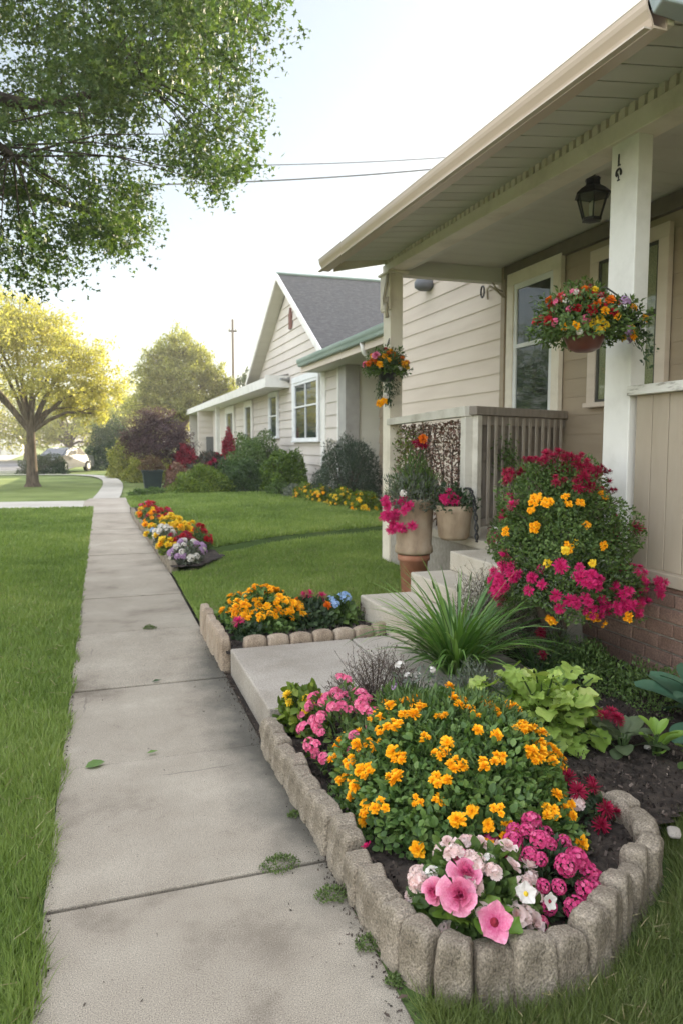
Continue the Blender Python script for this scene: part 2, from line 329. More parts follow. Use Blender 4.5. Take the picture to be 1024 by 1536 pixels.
def sstep(x, a, b):
    t = np.clip((x-a)/(b-a), 0, 1); return t*t*(3-2*t)
def gz(x, y):                                   # lawn height east of the sidewalk
    x = np.asarray(x, float); y = np.asarray(y, float)
    h = .02+.10*sstep(x, .8, 2.8)*sstep(y, 5.6, 7.5)
    yc = 10.15+.42*(x-.8)                       # shallow terrace edge across the lawn
    h = h + .085*sstep(y, yc, yc+.10) - .02*np.exp(-((y-yc+.04)/.09)**2)
    return h
def grid(name, x0, x1, y0, y1, nx, ny, zf, m, mask=None):
    xs = np.linspace(x0, x1, nx); ys = np.linspace(y0, y1, ny)
    X, Y = np.meshgrid(xs, ys); Z = zf(X, Y); V = np.stack([X, Y, Z], -1).reshape(-1, 3)
    i = np.arange((nx-1)*(ny-1)); r, c = i//(nx-1), i%(nx-1); a = r*nx+c
    F = np.stack([a, a+1, a+1+nx, a+nx], 1)
    if mask is not None:
        cx, cy = (xs[c]+xs[c+1])/2, (ys[r]+ys[r+1])/2; F = F[mask(cx, cy)]
    return link_mesh(name, V, [F], m, smooth=True)
tag(grid('left_lawn', -30, -.235, -4, 20.1, 60, 50, lambda X, Y: -.012+.01*np.sin(X*3)*np.sin(Y*2), m_turf), kind='structure')
yard = lambda x, y: (x > .76) & ~((y < 5.75) & (x < 3.6))
tag(grid('front_lawn', .80, 9, 5.0, 22.2, 83, 345, gz, m_turf, mask=yard), kind='structure')
tag(grid('corner_lawn', .78, 4.0, -3, 2.6, 40, 60, lambda X, Y: -.005+.012*np.sin(X*4+1)*np.sin(Y*3), m_turf), kind='structure')
sheet('path_bed', [(-.26,-4),(.86,-4),(.86,19),(-.26,19)], -.022, m_soil)
# sidewalk, slab by slab with open joints
mb = MB(); J = [-3.6,-2.2,-.9,.35,1.45,2.59,3.76,4.97,6.5,8.0,9.6,11.2,12.9,14.6,16.3,18.2]
for i in range(len(J)-1):
    a, b = J[i]+.007, J[i+1]-.007; dz = [0,.004,-.003,.002][i%4]
    xr = lambda y: .785-.16*max(0, min(1, (y-9.3)/7)); xl = lambda y: -.235-.0*y
    sk = -.012  # joints run slightly skew, as cut by hand
    vs = [(xl(a),a+sk,-.1),(xr(a),a,-.1),(xr(b),b,-.1),(xl(b),b+sk,-.1),(xl(a),a+sk,dz),(xr(a),a,dz),(xr(b),b,dz),(xl(b),b+sk,dz)]
    mb.hexa(vs)
tag(mb.build('sidewalk', m_conc, bevel=.006), kind='structure')
m_conc3 = M('far concrete', [(.27,.23,.18),(.34,.295,.235),(.40,.35,.285)], scale=.8, rough=.9, bump=.3, bscale=60)
sheet('path_junction', [(-.235,18.2),(.625,18.2),(.66,19.5),(1.0,21.2),(2.0,22.6),(1.8,23.4),(.55,23.4),(-.35,23.4),(-.5,22.4),(-.5,20.1)], .001, m_conc3)
sheet('cross_path', [(-.5,20.15),(-.5,22.45),(-30,25.2),(-30,22.8)], .004, m_pave)
ribbon('garden_path', smooth_line([(0.1,23.3),(.28,27),(.42,32),(.30,37),(-.5,41.3),(-3,43.3),(-12,44.3),(-30,45.5)]), .78, .008, m_pave)
ribbon('neighbour_walk', smooth_line([(1.35,22.2),(2.2,23.2),(3.2,26.5),(5.4,29)]), 1.1, .006, m_pave)
sheet('road', [(-120,47),(-2.6,47),(-1.6,62),(6,70),(60,80),(60,92),(-120,78)], .0, m_asph)
sheet('driveway', [(-30,78),(-9,80),(-12,128),(-24,128)], .012, m_pave)
m_kerb = M('kerb concrete', [(.45,.42,.37),(.55,.52,.46)], scale=2)
mb = MB(); mb.box((-120,46.7,-.05),(-2.6,47,.13)); tag(mb.build('kerb', m_kerb), kind='structure')

# raised walkway slab to the steps
mb = MB()
for x0, x1 in ((.83,1.72),(1.732,2.6)):
    mb.box((x0,3.83,-.05),(x1,5.08,.165))
tag(mb.build('walkway', M('walkway concrete', [(.27,.235,.19),(.34,.30,.25),(.38,.34,.285)], scale=1.6, rough=.9, bump=.4, bscale=140, speck=(150,.45,(.2,.2,.2),(.8,.8,.8))), bevel=.012), kind='structure')
# front steps
st = empty('front_steps', (2.6,5.2,.16), 'three cream concrete steps rising from the walkway to the porch', 'steps')
for i, (x0, z0, z1) in enumerate(((2.05,.16,.34),(2.50,.34,.515),(2.86,.515,.685))):
    mb = MB(); mb.box((x0,4.62,.10 if i == 0 else z0),(3.75,5.78-.02*i,z1-.002)); mb.build('step', m_conc2, st, bevel=.012)

# ================================================================ THE HOUSE
house = empty('house', (4.2,6,0), 'tan clapboard house with a deep porch roof and brick base right of the walkway', 'house')
HX = 5.03
def siding(mb, X, y0, y1, z0, z1, h, proud=.022, base=.0):
    """lapped boards on a wall facing -X: bottom edge proud of the top edge"""
    z = z0
    while z < z1-.01:
        zt = min(z+h, z1); v = random.random()
        mb.hexa([(X-proud,y0,z),(X,y0,z),(X,y1,z),(X-proud,y1,z),(X-.004,y0,zt),(X,y0,zt),(X,y1,zt),(X-.004,y1,zt)], v)
        z += h
mb = MB(); mb.box((HX,-8,0),(HX+.2,8.60,4.9)); mb.box((HX,8.60,0),(HX+.2,12.5,5.4)); mb.box((HX+.2,12.3,0),(13,12.5,5.4)); mb.box((HX+.2,-8,0),(13,-7.8,4.4))
mb.build('wall', m_tan, house)
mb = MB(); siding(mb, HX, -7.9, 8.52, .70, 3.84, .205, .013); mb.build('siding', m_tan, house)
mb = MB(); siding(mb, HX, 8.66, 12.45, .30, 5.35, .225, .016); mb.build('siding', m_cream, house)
mb = MB(); mb.box((HX-.045,8.53,.3),(HX,8.63,3.9)); mb.build('corner_board', m_tan, house, bevel=.004)
mb = MB(); mb.box((HX-.07,-7.9,3.72),(HX-.004,8.52,3.87)); mb.build('frieze_board', M('dark frieze', [(.14,.115,.085),(.19,.155,.115)], rough=.7), house)
# foundation, porch floor, brick skirt
mb = MB(); mb.box((3.52,-7.8,0),(HX,4.60,.60)); mb.box((3.80,4.6,0),(HX,8.75,.60)); mb.box((3.46,5.80,0),(3.9,8.75,.60)); mb.build('foundation', m_mortar, house)
mb = MB(); mb.box((3.44,5.79,.60),(HX,8.8,.685)); mb.box((3.76,4.6,.60),(HX,5.79,.685)); mb.box((3.50,-7.8,.60),(HX,4.6,.685)); mb.build('porch_floor', m_conc2, house, bevel=.006)
mb = MB(); mb.box((3.425,-7.8,-.05),(3.52,4.60,.70)); mb.box((3.425,4.595,-.05),(3.8,4.61,.60)); mb.build('mortar', m_mortar, house)
mb = MB(); bh, bl, g = .082, .235, .013; r = 0; z = .0
while z < .69:
    y = -3-(r%2)*(bl+g)/2
    while y < 4.55:
        y1 = min(y+bl, 4.60); d = random.uniform(-.003,.003)
        mb.box((3.408+d, y, z),(3.43, y1, min(z+bh,.70)), var=random.random()); y += bl+g
    z += bh+g; r += 1
mb.build('brick_skirt', m_brick, house, bevel=.004, seg=1)
mb = MB(); mb.box((3.385,-7.8,.702),(3.56,4.62,.785)); mb.build('sill', m_panel, house, bevel=.006)
# boarded balustrade right of the near post
mb = MB(); y = 4.155
while y > -3:
    wd = random.uniform(.150,.162); mb.box((3.452,y-wd,.785),(3.485,y-.006,1.945), var=random.random()); y -= wd
mb.box((3.478,-3,.785),(3.49,4.15,1.94), var=.0)
mb.build('board_panel', m_panel, house, bevel=.003, seg=1)
mb = MB(); mb.hexa([(3.40,-3,1.96),(3.54,-3,1.96),(3.54,4.19,1.935),(3.40,4.19,1.935),(3.40,-3,2.03),(3.54,-3,2.03),(3.54,4.19,2.0),(3.40,4.19,2.0)])
mb.build('cap_board', m_cap, house, bevel=.006)
# posts
mb = MB(); mb.box((3.435,4.20,.67),(3.555,4.47,3.70)); mb.build('post', m_post, house, bevel=.006)
mb = MB(); mb.box((3.435,8.60,.12),(3.60,8.84,3.75)); mb.build('post', m_trim, house, bevel=.006)
mb = MB(); mb.box((3.405,8.565,3.30),(3.435,8.875,3.735)); mb.box((3.38,8.54,3.71),(3.66,8.90,3.74)); mb.box((3.41,8.57,3.27),(3.435,8.87,3.30))
mb.build('post_cap', m_trim, house, bevel=.006)
mb = MB()
for s in (0,.05):                                # worn iron scroll on the cap
    mb.tube([(3.40,8.58+s,3.70),(3.385,8.60+s,3.55),(3.38,8.66+s,3.42),(3.375,8.62+s,3.34),(3.38,8.57+s,3.36),(3.39,8.58+s,3.42)], .012, 6)
mb.tube([(3.39,8.62,3.34),(3.38,8.60,3.25),(3.385,8.58,3.17)], [.03,.02,.028], 6)
mb.build('iron_scroll', m_iron, house, smooth=True)
# beam with dentils, tapering with the old sag of the eave
zb = lambda y: 3.655+.018*(y-3.8); ZT = 3.885
def slab(mb, x0, x1, y0, y1, zlo, zhi, var=None):
    mb.hexa([(x0,y0,zlo(y0)),(x1,y0,zlo(y0)),(x1,y1,zlo(y1)),(x0,y1,zlo(y1)),(x0,y0,zhi(y0)),(x1,y0,zhi(y0)),(x1,y1,zhi(y1)),(x0,y1,zhi(y1))], var)
mb = MB(); slab(mb, 3.400, 3.60, -4, 8.78, zb, lambda y: zb(y)+.6*(ZT-zb(y))); slab(mb, 3.43, 3.60, -4, 8.78, lambda y: zb(y)+.6*(ZT-zb(y)), lambda y: ZT+.02)
mb.build('beam', m_trim, house, bevel=.005)
mb = MB(); slab(mb, 3.59, 3.70, -4, 8.7, lambda y: zb(y)+.02, lambda y: ZT); mb.build('inner_beam', m_ceil, house)
mb = MB(); y = -3.9
while y < 8.7:
    slab(mb, 3.400, 3.434, y, y+.055, lambda t: zb(t)+.6*(ZT-zb(t)), lambda t: ZT); y += .093+random.uniform(-.006,.006)
slab(mb, 3.424, 3.4305, -4, 8.7, lambda t: zb(t)+.6*(ZT-zb(t))+.001, lambda t: ZT-.001)
mb.build('dentil_trim', m_trim, house)
# soffit boards, porch ceiling boards
zs = lambda y: 3.715+.0135*(y-3.2)
mb = MB(); y = -4
while y < 8.6:
    y1 = min(y+.21, 8.70); p, q = y+.008, y1-.008; zi, zo = ZT, 3.815
    mb.hexa([(2.74,p,zo-.018),(3.44,p,zi-.018),(3.44,q,zi-.018),(2.74,q,zo-.018),(2.74,p,zo),(3.44,p,zi),(3.44,q,zi),(2.74,q,zo)]); y = y1
mb.hexa([(2.74,-4,3.82),(3.44,-4,ZT+.004),(3.44,8.7,ZT+.004),(2.74,8.7,3.82),(2.74,-4,3.835),(3.44,-4,ZT+.02),(3.44,8.7,ZT+.02),(2.74,8.7,3.835)])
mb.build('soffit', m_soffit, house)
mb = MB(); y = -4
while y < 8.65:
    y1 = min(y+.21, 8.72); slab(mb, 3.58, HX, y+.002, y1-.002, lambda t: 3.885, lambda t: 3.90); y = y1
mb.build('porch_ceiling', m_ceil, house)
mb = MB(); mb.box((3.58,8.62,3.70),(HX,8.76,3.90)); mb.build('cross_beam', m_ceil, house, bevel=.005)
# fascia, gutter, roof
mb = MB(); slab(mb, 2.70, 2.74, 3.12, 8.74, lambda y: zs(y)-.055, lambda y: zs(y)+.08)
mb.hexa([(2.742,8.70,3.70),(3.41,8.70,3.84),(3.41,8.735,3.84),(2.742,8.735,3.70),(2.742,8.70,3.90),(3.41,8.70,4.05),(3.41,8.735,4.05),(2.742,8.735,3.90)])
mb.build('fascia', m_trim, house, bevel=.004)
def gutter(name, X, y0, y1, z, m, parent, wd=.12, ht=.12):
    """K-profile gutter: curved outer face, rolled lip, open top"""
    prof = [(0,0),(-.62,.0),(-.70,.10),(-.78,.35),(-.95,.62),(-1,.80),(-1,1.0),(-.93,1.0),(-.93,.82),(-.88,.66),(-.70,.36),(-.62,.10),(-.04,.06),(-.04,1.0),(0,1.0)]
    mb = MB(); n = len(prof); vs = []
    for y in (y0, y1):
        zz = z(y) if callable(z) else z
        for u, v in prof: vs.append((X+u*wd, y, zz+v*ht))
    mb.add(vs, [(i,(i+1)%n,(i+1)%n+n,i+n) for i in range(n)]+[tuple(range(n)),tuple(range(n,2*n))[::-1]])
    return mb.build(name, m, parent)
gutter('gutter', 2.698, 3.12, 8.76, lambda y: zs(y)-.085, m_gutter, house, .13, .13)
mb = MB(); mb.tube([(2.575,3.12,zs(3.12)+.05),(2.575,8.77,zs(8.77)+.05)], .010, 6); slab(mb, 2.56,2.60,3.12,8.77,lambda y: zs(y)-.095,lambda y: zs(y)-.085)
mb.build('gutter_lip', m_cream, house)
mb = MB(); rz = lambda y: zs(y)+.07
mb.add([(2.60,3.0,rz(3)),(2.60,8.80,rz(8.8)),(8.6,8.80,rz(8.8)+2.5),(8.6,3.0,rz(3)+2.5),(2.60,3.0,rz(3)-.02),(2.60,8.80,rz(8.8)-.02),(8.6,8.80,rz(8.8)+2.47),(8.6,3.0,rz(3)+2.47)],
       [(0,3,2,1),(4,5,6,7),(0,1,5,4),(2,3,7,6),(1,2,6,5),(3,0,4,7)])
mb.add([(2.9,-8.4,rz(3)+.10),(2.9,3.0,rz(3)+.10),(8.6,3.0,rz(3)+2.51),(8.6,-8.4,rz(3)+2.51)], [(0,3,2,1)])
mb.add([(8.6,-8.4,rz(3)+2.51),(8.6,12.9,rz(3)+2.51),(14.5,12.9,4.2),(14.5,-8.4,4.2)], [(0,3,2,1)])
mb.add([(4.98,8.80,4.98),(4.98,12.55,4.98),(8.6,12.9,rz(3)+2.5),(8.6,8.80,rz(3)+2.5)], [(0,3,2,1)])
mb.build('roof', m_shingle2, house)
mb = MB(); mb.add([(13,-8,0),(13,12.4,0),(13,12.4,4.6),(13,-8,4.6)], [(0,1,2,3)]); mb.add([(5.2,12.45,5.3),(8.6,12.45,6.35),(13,12.45,4.6)],[(0,1,2)])
mb.add([(3.5,-7.9,3.9),(8.6,-7.9,6.35),(13,-7.9,4.6)],[(0,1,2)]); mb.add([(3.45,8.72,3.95),(8.6,8.72,6.3),(8.6,8.72,3.95)],[(0,1,2)]); mb.build('gable_end', m_cream, house)
# gutter end box and the return of the eave towards the right
mb = MB(); z0 = zs(3.1)
mb.hexa([(2.56,3.00,z0-.03),(3.00,2.96,z0-.06),(3.00,3.11,z0-.06),(2.60,3.11,z0-.03),(2.53,2.98,z0+.10),(3.00,2.95,z0+.10),(3.00,3.13,z0+.10),(2.56,3.13,z0+.10)])
mb.build('gutter_end_box', M('grey blue metal', [(.34,.39,.40),(.44,.49,.50)], scale=2, rough=.4, spec=.5), house, bevel=.008)
mb = MB(); mb.hexa([(2.84,3.00,z0-.19),(4.2,2.97,z0-.22),(4.2,3.03,z0-.22),(2.84,3.06,z0-.19),(2.78,3.00,z0-.04),(4.2,2.97,z0-.07),(4.2,3.03,z0-.07),(2.78,3.06,z0-.04)])
mb.build('eave_return', M('grey green board', [(.24,.26,.23),(.31,.33,.29)], scale=2, rough=.55), house, bevel=.006)
mb = MB(); mb.box((2.85,3.0,z0-.09),(4.2,3.04,z0+.12)); mb.build('eave_board', m_soffit, house)
# house number on the near post: a tall 1 and a round figure beneath
def arc(c, r, a0, a1, X, th, n=14):
    return [(X, c[0]-r*cos(a0+(a1-a0)*i/n), c[1]+r*1.25*sin(a0+(a1-a0)*i/n)) for i in range(n+1)]
mb = MB()
mb.box((3.427,4.384,3.520),(3.4345,4.394,3.590)); mb.box((3.427,4.372,3.512),(3.4345,4.396,3.520))
mb.build('house_number', m_black, house)
mb = MB(); mb.tube(arc((4.385,3.462), .024, rad(-35), rad(215), 3.430, 0), [.004]+[.008]*13+[.004], 6)
mb.tube([(3.430,4.405,3.448),(3.430,4.394,3.462),(3.430,4.386,3.440),(3.430,4.386,3.422)], .0045, 6); mb.box((3.427,4.376,3.414),(3.4345,4.398,3.421))
mb.build('house_number', m_black, house)
# porch windows
def window(parent, X, y0, y1, z0, z1, tw, split=None, m_tr=None, m_sash=None, curtain=None, sash=.045, mull=False, depth=.06, glassm=None):
    m_tr = m_tr or m_trim; m_sash = m_sash or m_whitewin
    f = MB(); X0 = X-depth
    f.box((X0,y0,z1-tw),(X+.0,y1,z1)); f.box((X0,y0,z0),(X,y0+tw,z1-tw)); f.box((X0,y1-tw,z0),(X,y1,z1-tw))
    f.box((X0-.03,y0-.02,z0-.05),(X,y1+.02,z0-.0))
    win = f.build('window', m_tr, parent, bevel=.005)
    s = MB(); a, b, c, d = y0+tw, y1-tw, z0, z1-tw; xs = X-depth*.75
    s.box((xs,a,c),(X-.01,a+sash,d)); s.box((xs,b-sash,c),(X-.01,b,d)); s.box((xs,a+sash,d-sash),(X-.01,b-sash,d)); s.box((xs,a+sash,c),(X-.01,b-sash,c+sash))
    if split: s.box((xs-.008,a+sash,split-.025),(X-.01,b-sash,split+.025))
    if mull: s.box((xs,(a+b)/2-.022,c+sash),(X-.01,(a+b)/2+.022,d-sash))
    s.build('sash', m_sash, win, bevel=.003)
    p = MB(); p.box((X-.030,a+sash*.5,c+sash*.5),(X-.027,b-sash*.5,d-sash*.5)); p.build('pane', glassm or m_glass, win)
    q = MB(); q.box((X-.026,a+sash*.6,c+sash*.6),(X-.0255,b-sash*.6,d-sash*.6)); q.build('curtain' if curtain else 'room_shade', curtain or m_darkgl, win)
    return win
window(house, HX-.022, 7.26, 8.42, 1.75, 3.75, .15, split=2.83, m_tr=m_trim, sash=.07)
window(house, HX-.022, 5.60, 6.74, 2.05, 3.63, .13, split=2.85, m_tr=m_cream, m_sash=M('dark sash', [(.05,.05,.04),(.09,.085,.07)]), curtain=m_curtain, sash=.03)
# cable bracket and vent on the cream wall under the cross beam
mb = MB(); ring = [(HX-.10, 9.02+.045*cos(a), 3.66+.075*sin(a)) for a in np.linspace(0, 2*pi, 17)]; mb.tube(ring, .012, 6, cap=False)
mb.build('cable_loop', m_black, house, smooth=True)
mb = MB(); mb.tube([(HX-.05,8.96,3.56),(HX-.12,8.86,3.66),(HX-.16,8.72,3.67),(HX-.14,8.60,3.60),(HX-.05,8.54,3.50)], .014, 6)
mb.tube([(HX-.16,8.66,3.72),(HX-.14,8.60,3.62),(HX-.06,8.56,3.57)], .012, 6); mb.build('wall_bracket', m_iron, house, smooth=True)
mb = MB(); mb.lathe((HX-.10, 10.9, 4.07), [(.001,-.03),(.10,-.02),(.16,.02),(.16,.10),(.10,.2),(0.001,.22)], 16); mb.build('vent_hood', M('grey vent', [(.16,.16,.17),(.2,.2,.21)]), house, smooth=True)
# porch railing: front run, corner post, return run with balusters
rl = house
mb = MB(); mb.hexa([(3.40,6.55,1.885),(3.50,6.55,1.885),(3.50,8.62,1.85),(3.40,8.62,1.85),(3.40,6.55,1.985),(3.50,6.55,1.985),(3.50,8.62,1.93),(3.40,8.62,1.93)])
mb.build('front_rail', m_railw, rl, bevel=.006)
mb = MB(); mb.box((3.42,6.56,.685),(3.52,6.66,1.89)); mb.build('railing_post', m_railw, rl, bevel=.005)
A, B = Vector((3.49,6.52)), Vector((5.0,7.20)); T = (B-A).normalized(); Nn = Vector((-T.y,T.x))
def along(mb, s0, s1, o0, o1, z0, z1, var=None):
    c = [A+T*s0+Nn*o0, A+T*s1+Nn*o0, A+T*s1+Nn*o1, A+T*s0+Nn*o1]
    mb.hexa([(p.x,p.y,z0) for p in c]+[(p.x,p.y,z1) for p in c], var)
Lr = (B-A).length
mb = MB(); along(mb, -.02, Lr, -.05, .08, 1.90, 1.985); mb.build('side_rail', m_rail, rl, bevel=.006)
mb = MB(); along(mb, .06, Lr, -.015, .03, 1.80, 1.895); mb.build('under_rail', m_rail, rl, bevel=.004)
mb = MB(); along(mb, .05, Lr, -.012, .028, .78, .86); mb.build('bottom_rail', m_rail, rl, bevel=.004)
mb = MB(); along(mb, .03, .10, -.03, .04, .686, 1.897); mb.build('batten', m_railw, rl, bevel=.004)
for k in range(12):
    s = .20+k*.122; mb = MB(); along(mb, s, s+.045, -.028, -.014, .80, 1.89); mb.build('baluster', m_bal, rl, bevel=.003)
mb = MB(); z = .86
s = .10
while s < Lr-.02: along(mb, s, min(s+.115, Lr), .035, .05, .80, 1.42, None); along(mb, s, min(s+.115, Lr), .035, .05, 1.45, 1.53, None); along(mb, s, min(s+.115, Lr), .035, .05, 1.56, 1.80, None); s += .12
along(mb, .10, Lr, .052, .06, .80, 1.80, 0.0)
z = 9
mb.build('screen_boards', m_rail, rl)

# ================================================================ NEIGHBOURING HOUSE (gabled)
nb = empty('gabled_house', (8,25,0), 'pale clapboard house with a steep grey shingled gable behind the foundation shrubs', 'house')
NX = 6.3
mb = MB(); mb.box((NX,19.9,0),(NX+.2,30.6,4.3)); mb.add([(NX,19.9,4.3),(NX,30.6,4.3),(NX,25.1,7.1),(NX+.2,19.9,4.3),(NX+.2,30.6,4.3),(NX+.2,25.1,7.1)],[(0,1,2),(5,4,3)])
mb.box((NX,30.6,0),(NX+.2,44,4.0)); mb.box((7.15,13.5,0),(7.35,19.9,4.3)); mb.box((7.35,13.5,0),(15,13.7,4.3)); mb.box((NX+.2,19.9,0),(7.2,20.0,4.3))
mb.build('wall', m_white2, nb)
mb = MB(); z = .4; h = .30
while z < 7.0:
    zt = z+h; y0, y1 = 19.95, 30.55
    if zt > 4.3: y0 = 19.95+(zt-4.3)/2.8*5.15; y1 = 30.55-(zt-4.3)/2.8*5.45
    if y1-y0 < .2: break
    v = random.random(); mb.hexa([(NX-.04,y0,z),(NX,y0,z),(NX,y1,z),(NX-.04,y1,z),(NX-.006,y0,zt),(NX,y0,zt),(NX,y1,zt),(NX-.006,y1,zt)], v); z = zt
siding(mb, NX, 30.55, 39.0, .4, 3.9, .30, .04)
mb.build('siding', m_white2, nb)
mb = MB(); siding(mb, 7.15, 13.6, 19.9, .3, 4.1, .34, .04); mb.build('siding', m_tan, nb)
# porch end wall beyond the low wing
mb = MB(); mb.box((5.45,43.8,0),(8,44.0,3.75)); 
for k in range(10): mb.hexa([(5.45,43.74,.3+k*.34),(8,43.74,.3+k*.34),(8,43.8,.3+k*.34),(5.45,43.8,.3+k*.34),(5.45,43.79,.64+k*.34),(8,43.79,.64+k*.34),(8,43.8,.64+k*.34),(5.45,43.8,.64+k*.34)])
mb.build('end_wall', m_white2, nb)
mb = MB(); mb.box((5.75,38.7,0),(5.95,38.95,3.65)); mb.build('porch_post', m_post, nb)
# steep roof (two slopes) with thick rakes
def roofslab(mb, a, b, c, d, t=.12):
    lo = [(p[0],p[1],p[2]-t) for p in (a,b,c,d)]; mb.hexa(lo+[a,b,c,d])
mb = MB()
roofslab(mb, (5.86,19.45,4.02),(15,19.45,4.02),(15,25.05,7.40),(5.86,25.05,7.40))
roofslab(mb, (5.86,25.05,7.40),(15,25.05,7.40),(15,30.75,4.20),(5.86,30.75,4.20))
roofslab(mb, (5.62,13.4,4.03),(5.62,20.6,4.10),(9,20.6,5.2),(9,13.4,5.13))
roofslab(mb, (9,13.4,5.13),(9,20.6,5.2),(15,20.6,4.2),(15,13.4,4.1))
mb.build('roof', m_shingle, nb)
mb = MB(); roofslab(mb, (5.50,25.1,3.92),(5.50,50,3.92),(9.5,50,4.75),(9.5,25.1,4.75)); roofslab(mb, (9.5,25.1,4.75),(9.5,50,4.75),(15,50,3.8),(15,25.1,3.8)); mb.build('low_roof', m_shingle2, nb)
mb = MB(); mb.add([(5.6,49.5,0),(15,49.5,0),(15,49.5,3.8),(9.5,49.5,4.6),(5.6,49.5,3.8)],[(0,1,2,3,4)]); mb.add([(14.9,13.5,0),(14.9,49.5,0),(14.9,49.5,4),(14.9,13.5,4)],[(0,1,2,3)]); mb.add([(15,19.5,4),(15,30.7,4.1),(15,25.05,7.3)],[(0,1,2)])
mb.build('back_wall', m_white2, nb)
for (y0,z0,y1,z1) in ((19.40,3.82,25.05,7.22),(30.80,4.0,25.05,7.22)):
    mb = MB(); mb.hexa([(5.82,y0,z0),(5.875,y0,z0),(5.875,y1,z1),(5.82,y1,z1),(5.82,y0,z0+.22),(5.875,y0,z0+.22),(5.875,y1,z1+.22),(5.82,y1,z1+.22)]); mb.build('bargeboard', m_post, nb)
    mb = MB(); mb.hexa([(5.875,y0,z0+.02),(NX,y0,z0+.02),(NX,y1,z1+.02),(5.875,y1,z1+.02),(5.875,y0,z0+.06),(NX,y0,z0+.06),(NX,y1,z1+.06),(5.875,y1,z1+.06)]); mb.build('rake_soffit', m_soffit, nb)
mb = MB(); mb.tube([(5.84,25.05,7.44),(15,25.05,7.44)], .05, 6); mb.build('ridge_cap', m_green, nb)
# near wing eave in green metal, column, recess
gutter('gutter', 5.60, 13.3, 20.9, 3.86, m_green, nb, .16, .20)
mb = MB(); mb.box((5.655,13.42,3.72),(7.3,20.98,3.84)); mb.build('soffit', m_soffit, nb)
mb = MB(); mb.box((5.60,13.4,3.70),(5.66,21.0,3.86)); mb.build('fascia', m_cream, nb)
mb = MB(); mb.tube([(5.55,15.6,3.88),(5.60,15.6,3.66),(5.80,15.7,3.52),(6.9,15.9,3.42),(7.08,15.9,3.30),(7.08,15.9,.3)], .055, 8); mb.build('downspout', m_post, nb, smooth=True)
mb = MB(); mb.box((6.15,18.55,0),(6.55,19.15,3.72)); mb.build('column', M('grey column', [(.33,.31,.28),(.40,.38,.34)]), nb, bevel=.01)
mb = MB(); mb.box((6.2,19.15,0),(6.28,19.42,3.72)); mb.box((6.2,20.55,0),(6.28,21.0,3.72)); mb.build('corner_board', m_post, nb)
mb = MB(); siding(mb, 6.26, 19.42, 20.55, .3, 3.7, .36, .04); mb.build('siding', m_white2, nb)
mb = MB(); mb.box((6.27,19.4,0),(6.31,20.6,3.72)); mb.box((6.56,18.6,0),(7.2,18.7,3.72)); mb.build('partition', m_soffit, nb)
mb = MB(); mb.box((7.05,14.3,1.2),(7.12,15.6,2.6)); mb.build('side_shutter', M('grey shutter', [(.25,.24,.23),(.31,.30,.28)]), nb)
window(nb, NX-.04, 21.15, 24.35, 1.75, 3.85, .20, split=2.85, m_tr=m_whitewin, sash=.09, mull=True, depth=.09)
window(nb, NX-.03, 26.6, 28.1, 1.9, 3.6, .14, split=2.7, m_tr=m_whitewin, sash=.05, depth=.09)
m_ddoor = M('brown louvre', [(.08,.055,.04),(.16,.11,.08)], scale=4, stretch=(1,1,9))
window(nb, NX-.03, 31.4, 33.2, 1.0, 3.55, .22, m_tr=m_post, sash=.05, depth=.09, curtain=m_ddoor)
window(nb, NX-.03, 35.9, 38.5, .6, 3.55, .30, m_tr=m_post, sash=.05, depth=.09, curtain=m_ddoor)
mb = MB(); gz0 = 5.95; mb.prism([(24.55,5.55),(24.85,5.55),(24.85,6.0),(24.70,6.25),(24.55,6.0)], 0, NX-.10, NX-.03); mb.build('gable_vent', M('dark red vent', [(.12,.05,.04),(.22,.10,.08)]), nb)
mb = MB(); mb.box((5.42,25.1,3.60),(5.50,50,3.92)); mb.box((5.42,25.02,3.60),(6.4,25.1,4.0)); mb.build('fascia', m_post, nb)
mb = MB(); mb.box((5.50,25.1,3.60),(NX,50,3.66)); mb.build('soffit', m_post, nb)
mb = MB(); mb.box((6.2,25.0,3.75),(6.27,25.4,3.95)); mb.tube([(6.24,25.0,3.85),(5.9,24.8,3.86)], .05, 6); mb.build('floodlight', M('grey fixture', [(.2,.2,.19),(.3,.3,.28)]), nb)
mb = MB(); mb.box((5.9,43.55,1.1),(6.3,43.73,2.1)); mb.build('shutter', M('dark shutter', [(.10,.10,.10),(.16,.16,.15)], stretch=(1,1,8)), nb)

# garage far across the street
gr = empty('white_garage', (-15,132,0), 'white garage building far across the street at the left edge', 'garage')
mb = MB(); mb.box((-26,130,0),(-12.5,138,3.3)); mb.build('wall', m_post, gr)
mb = MB(); mb.hexa([(-26.5,129.5,3.3),(-12,129.5,3.3),(-12,138.5,3.3),(-26.5,138.5,3.3),(-26.5,134,4.6),(-12,134,4.6),(-12,134.2,4.6),(-26.5,134.2,4.6)]); mb.build('roof', m_pave, gr)
for x in (-17.4,-15.8): mb = MB(); mb.box((x-.28,129.8,.4),(x+.28,129.99,2.8)); mb.build('door', M('brown garage door', [(.15,.10,.08),(.22,.15,.11)]), gr)
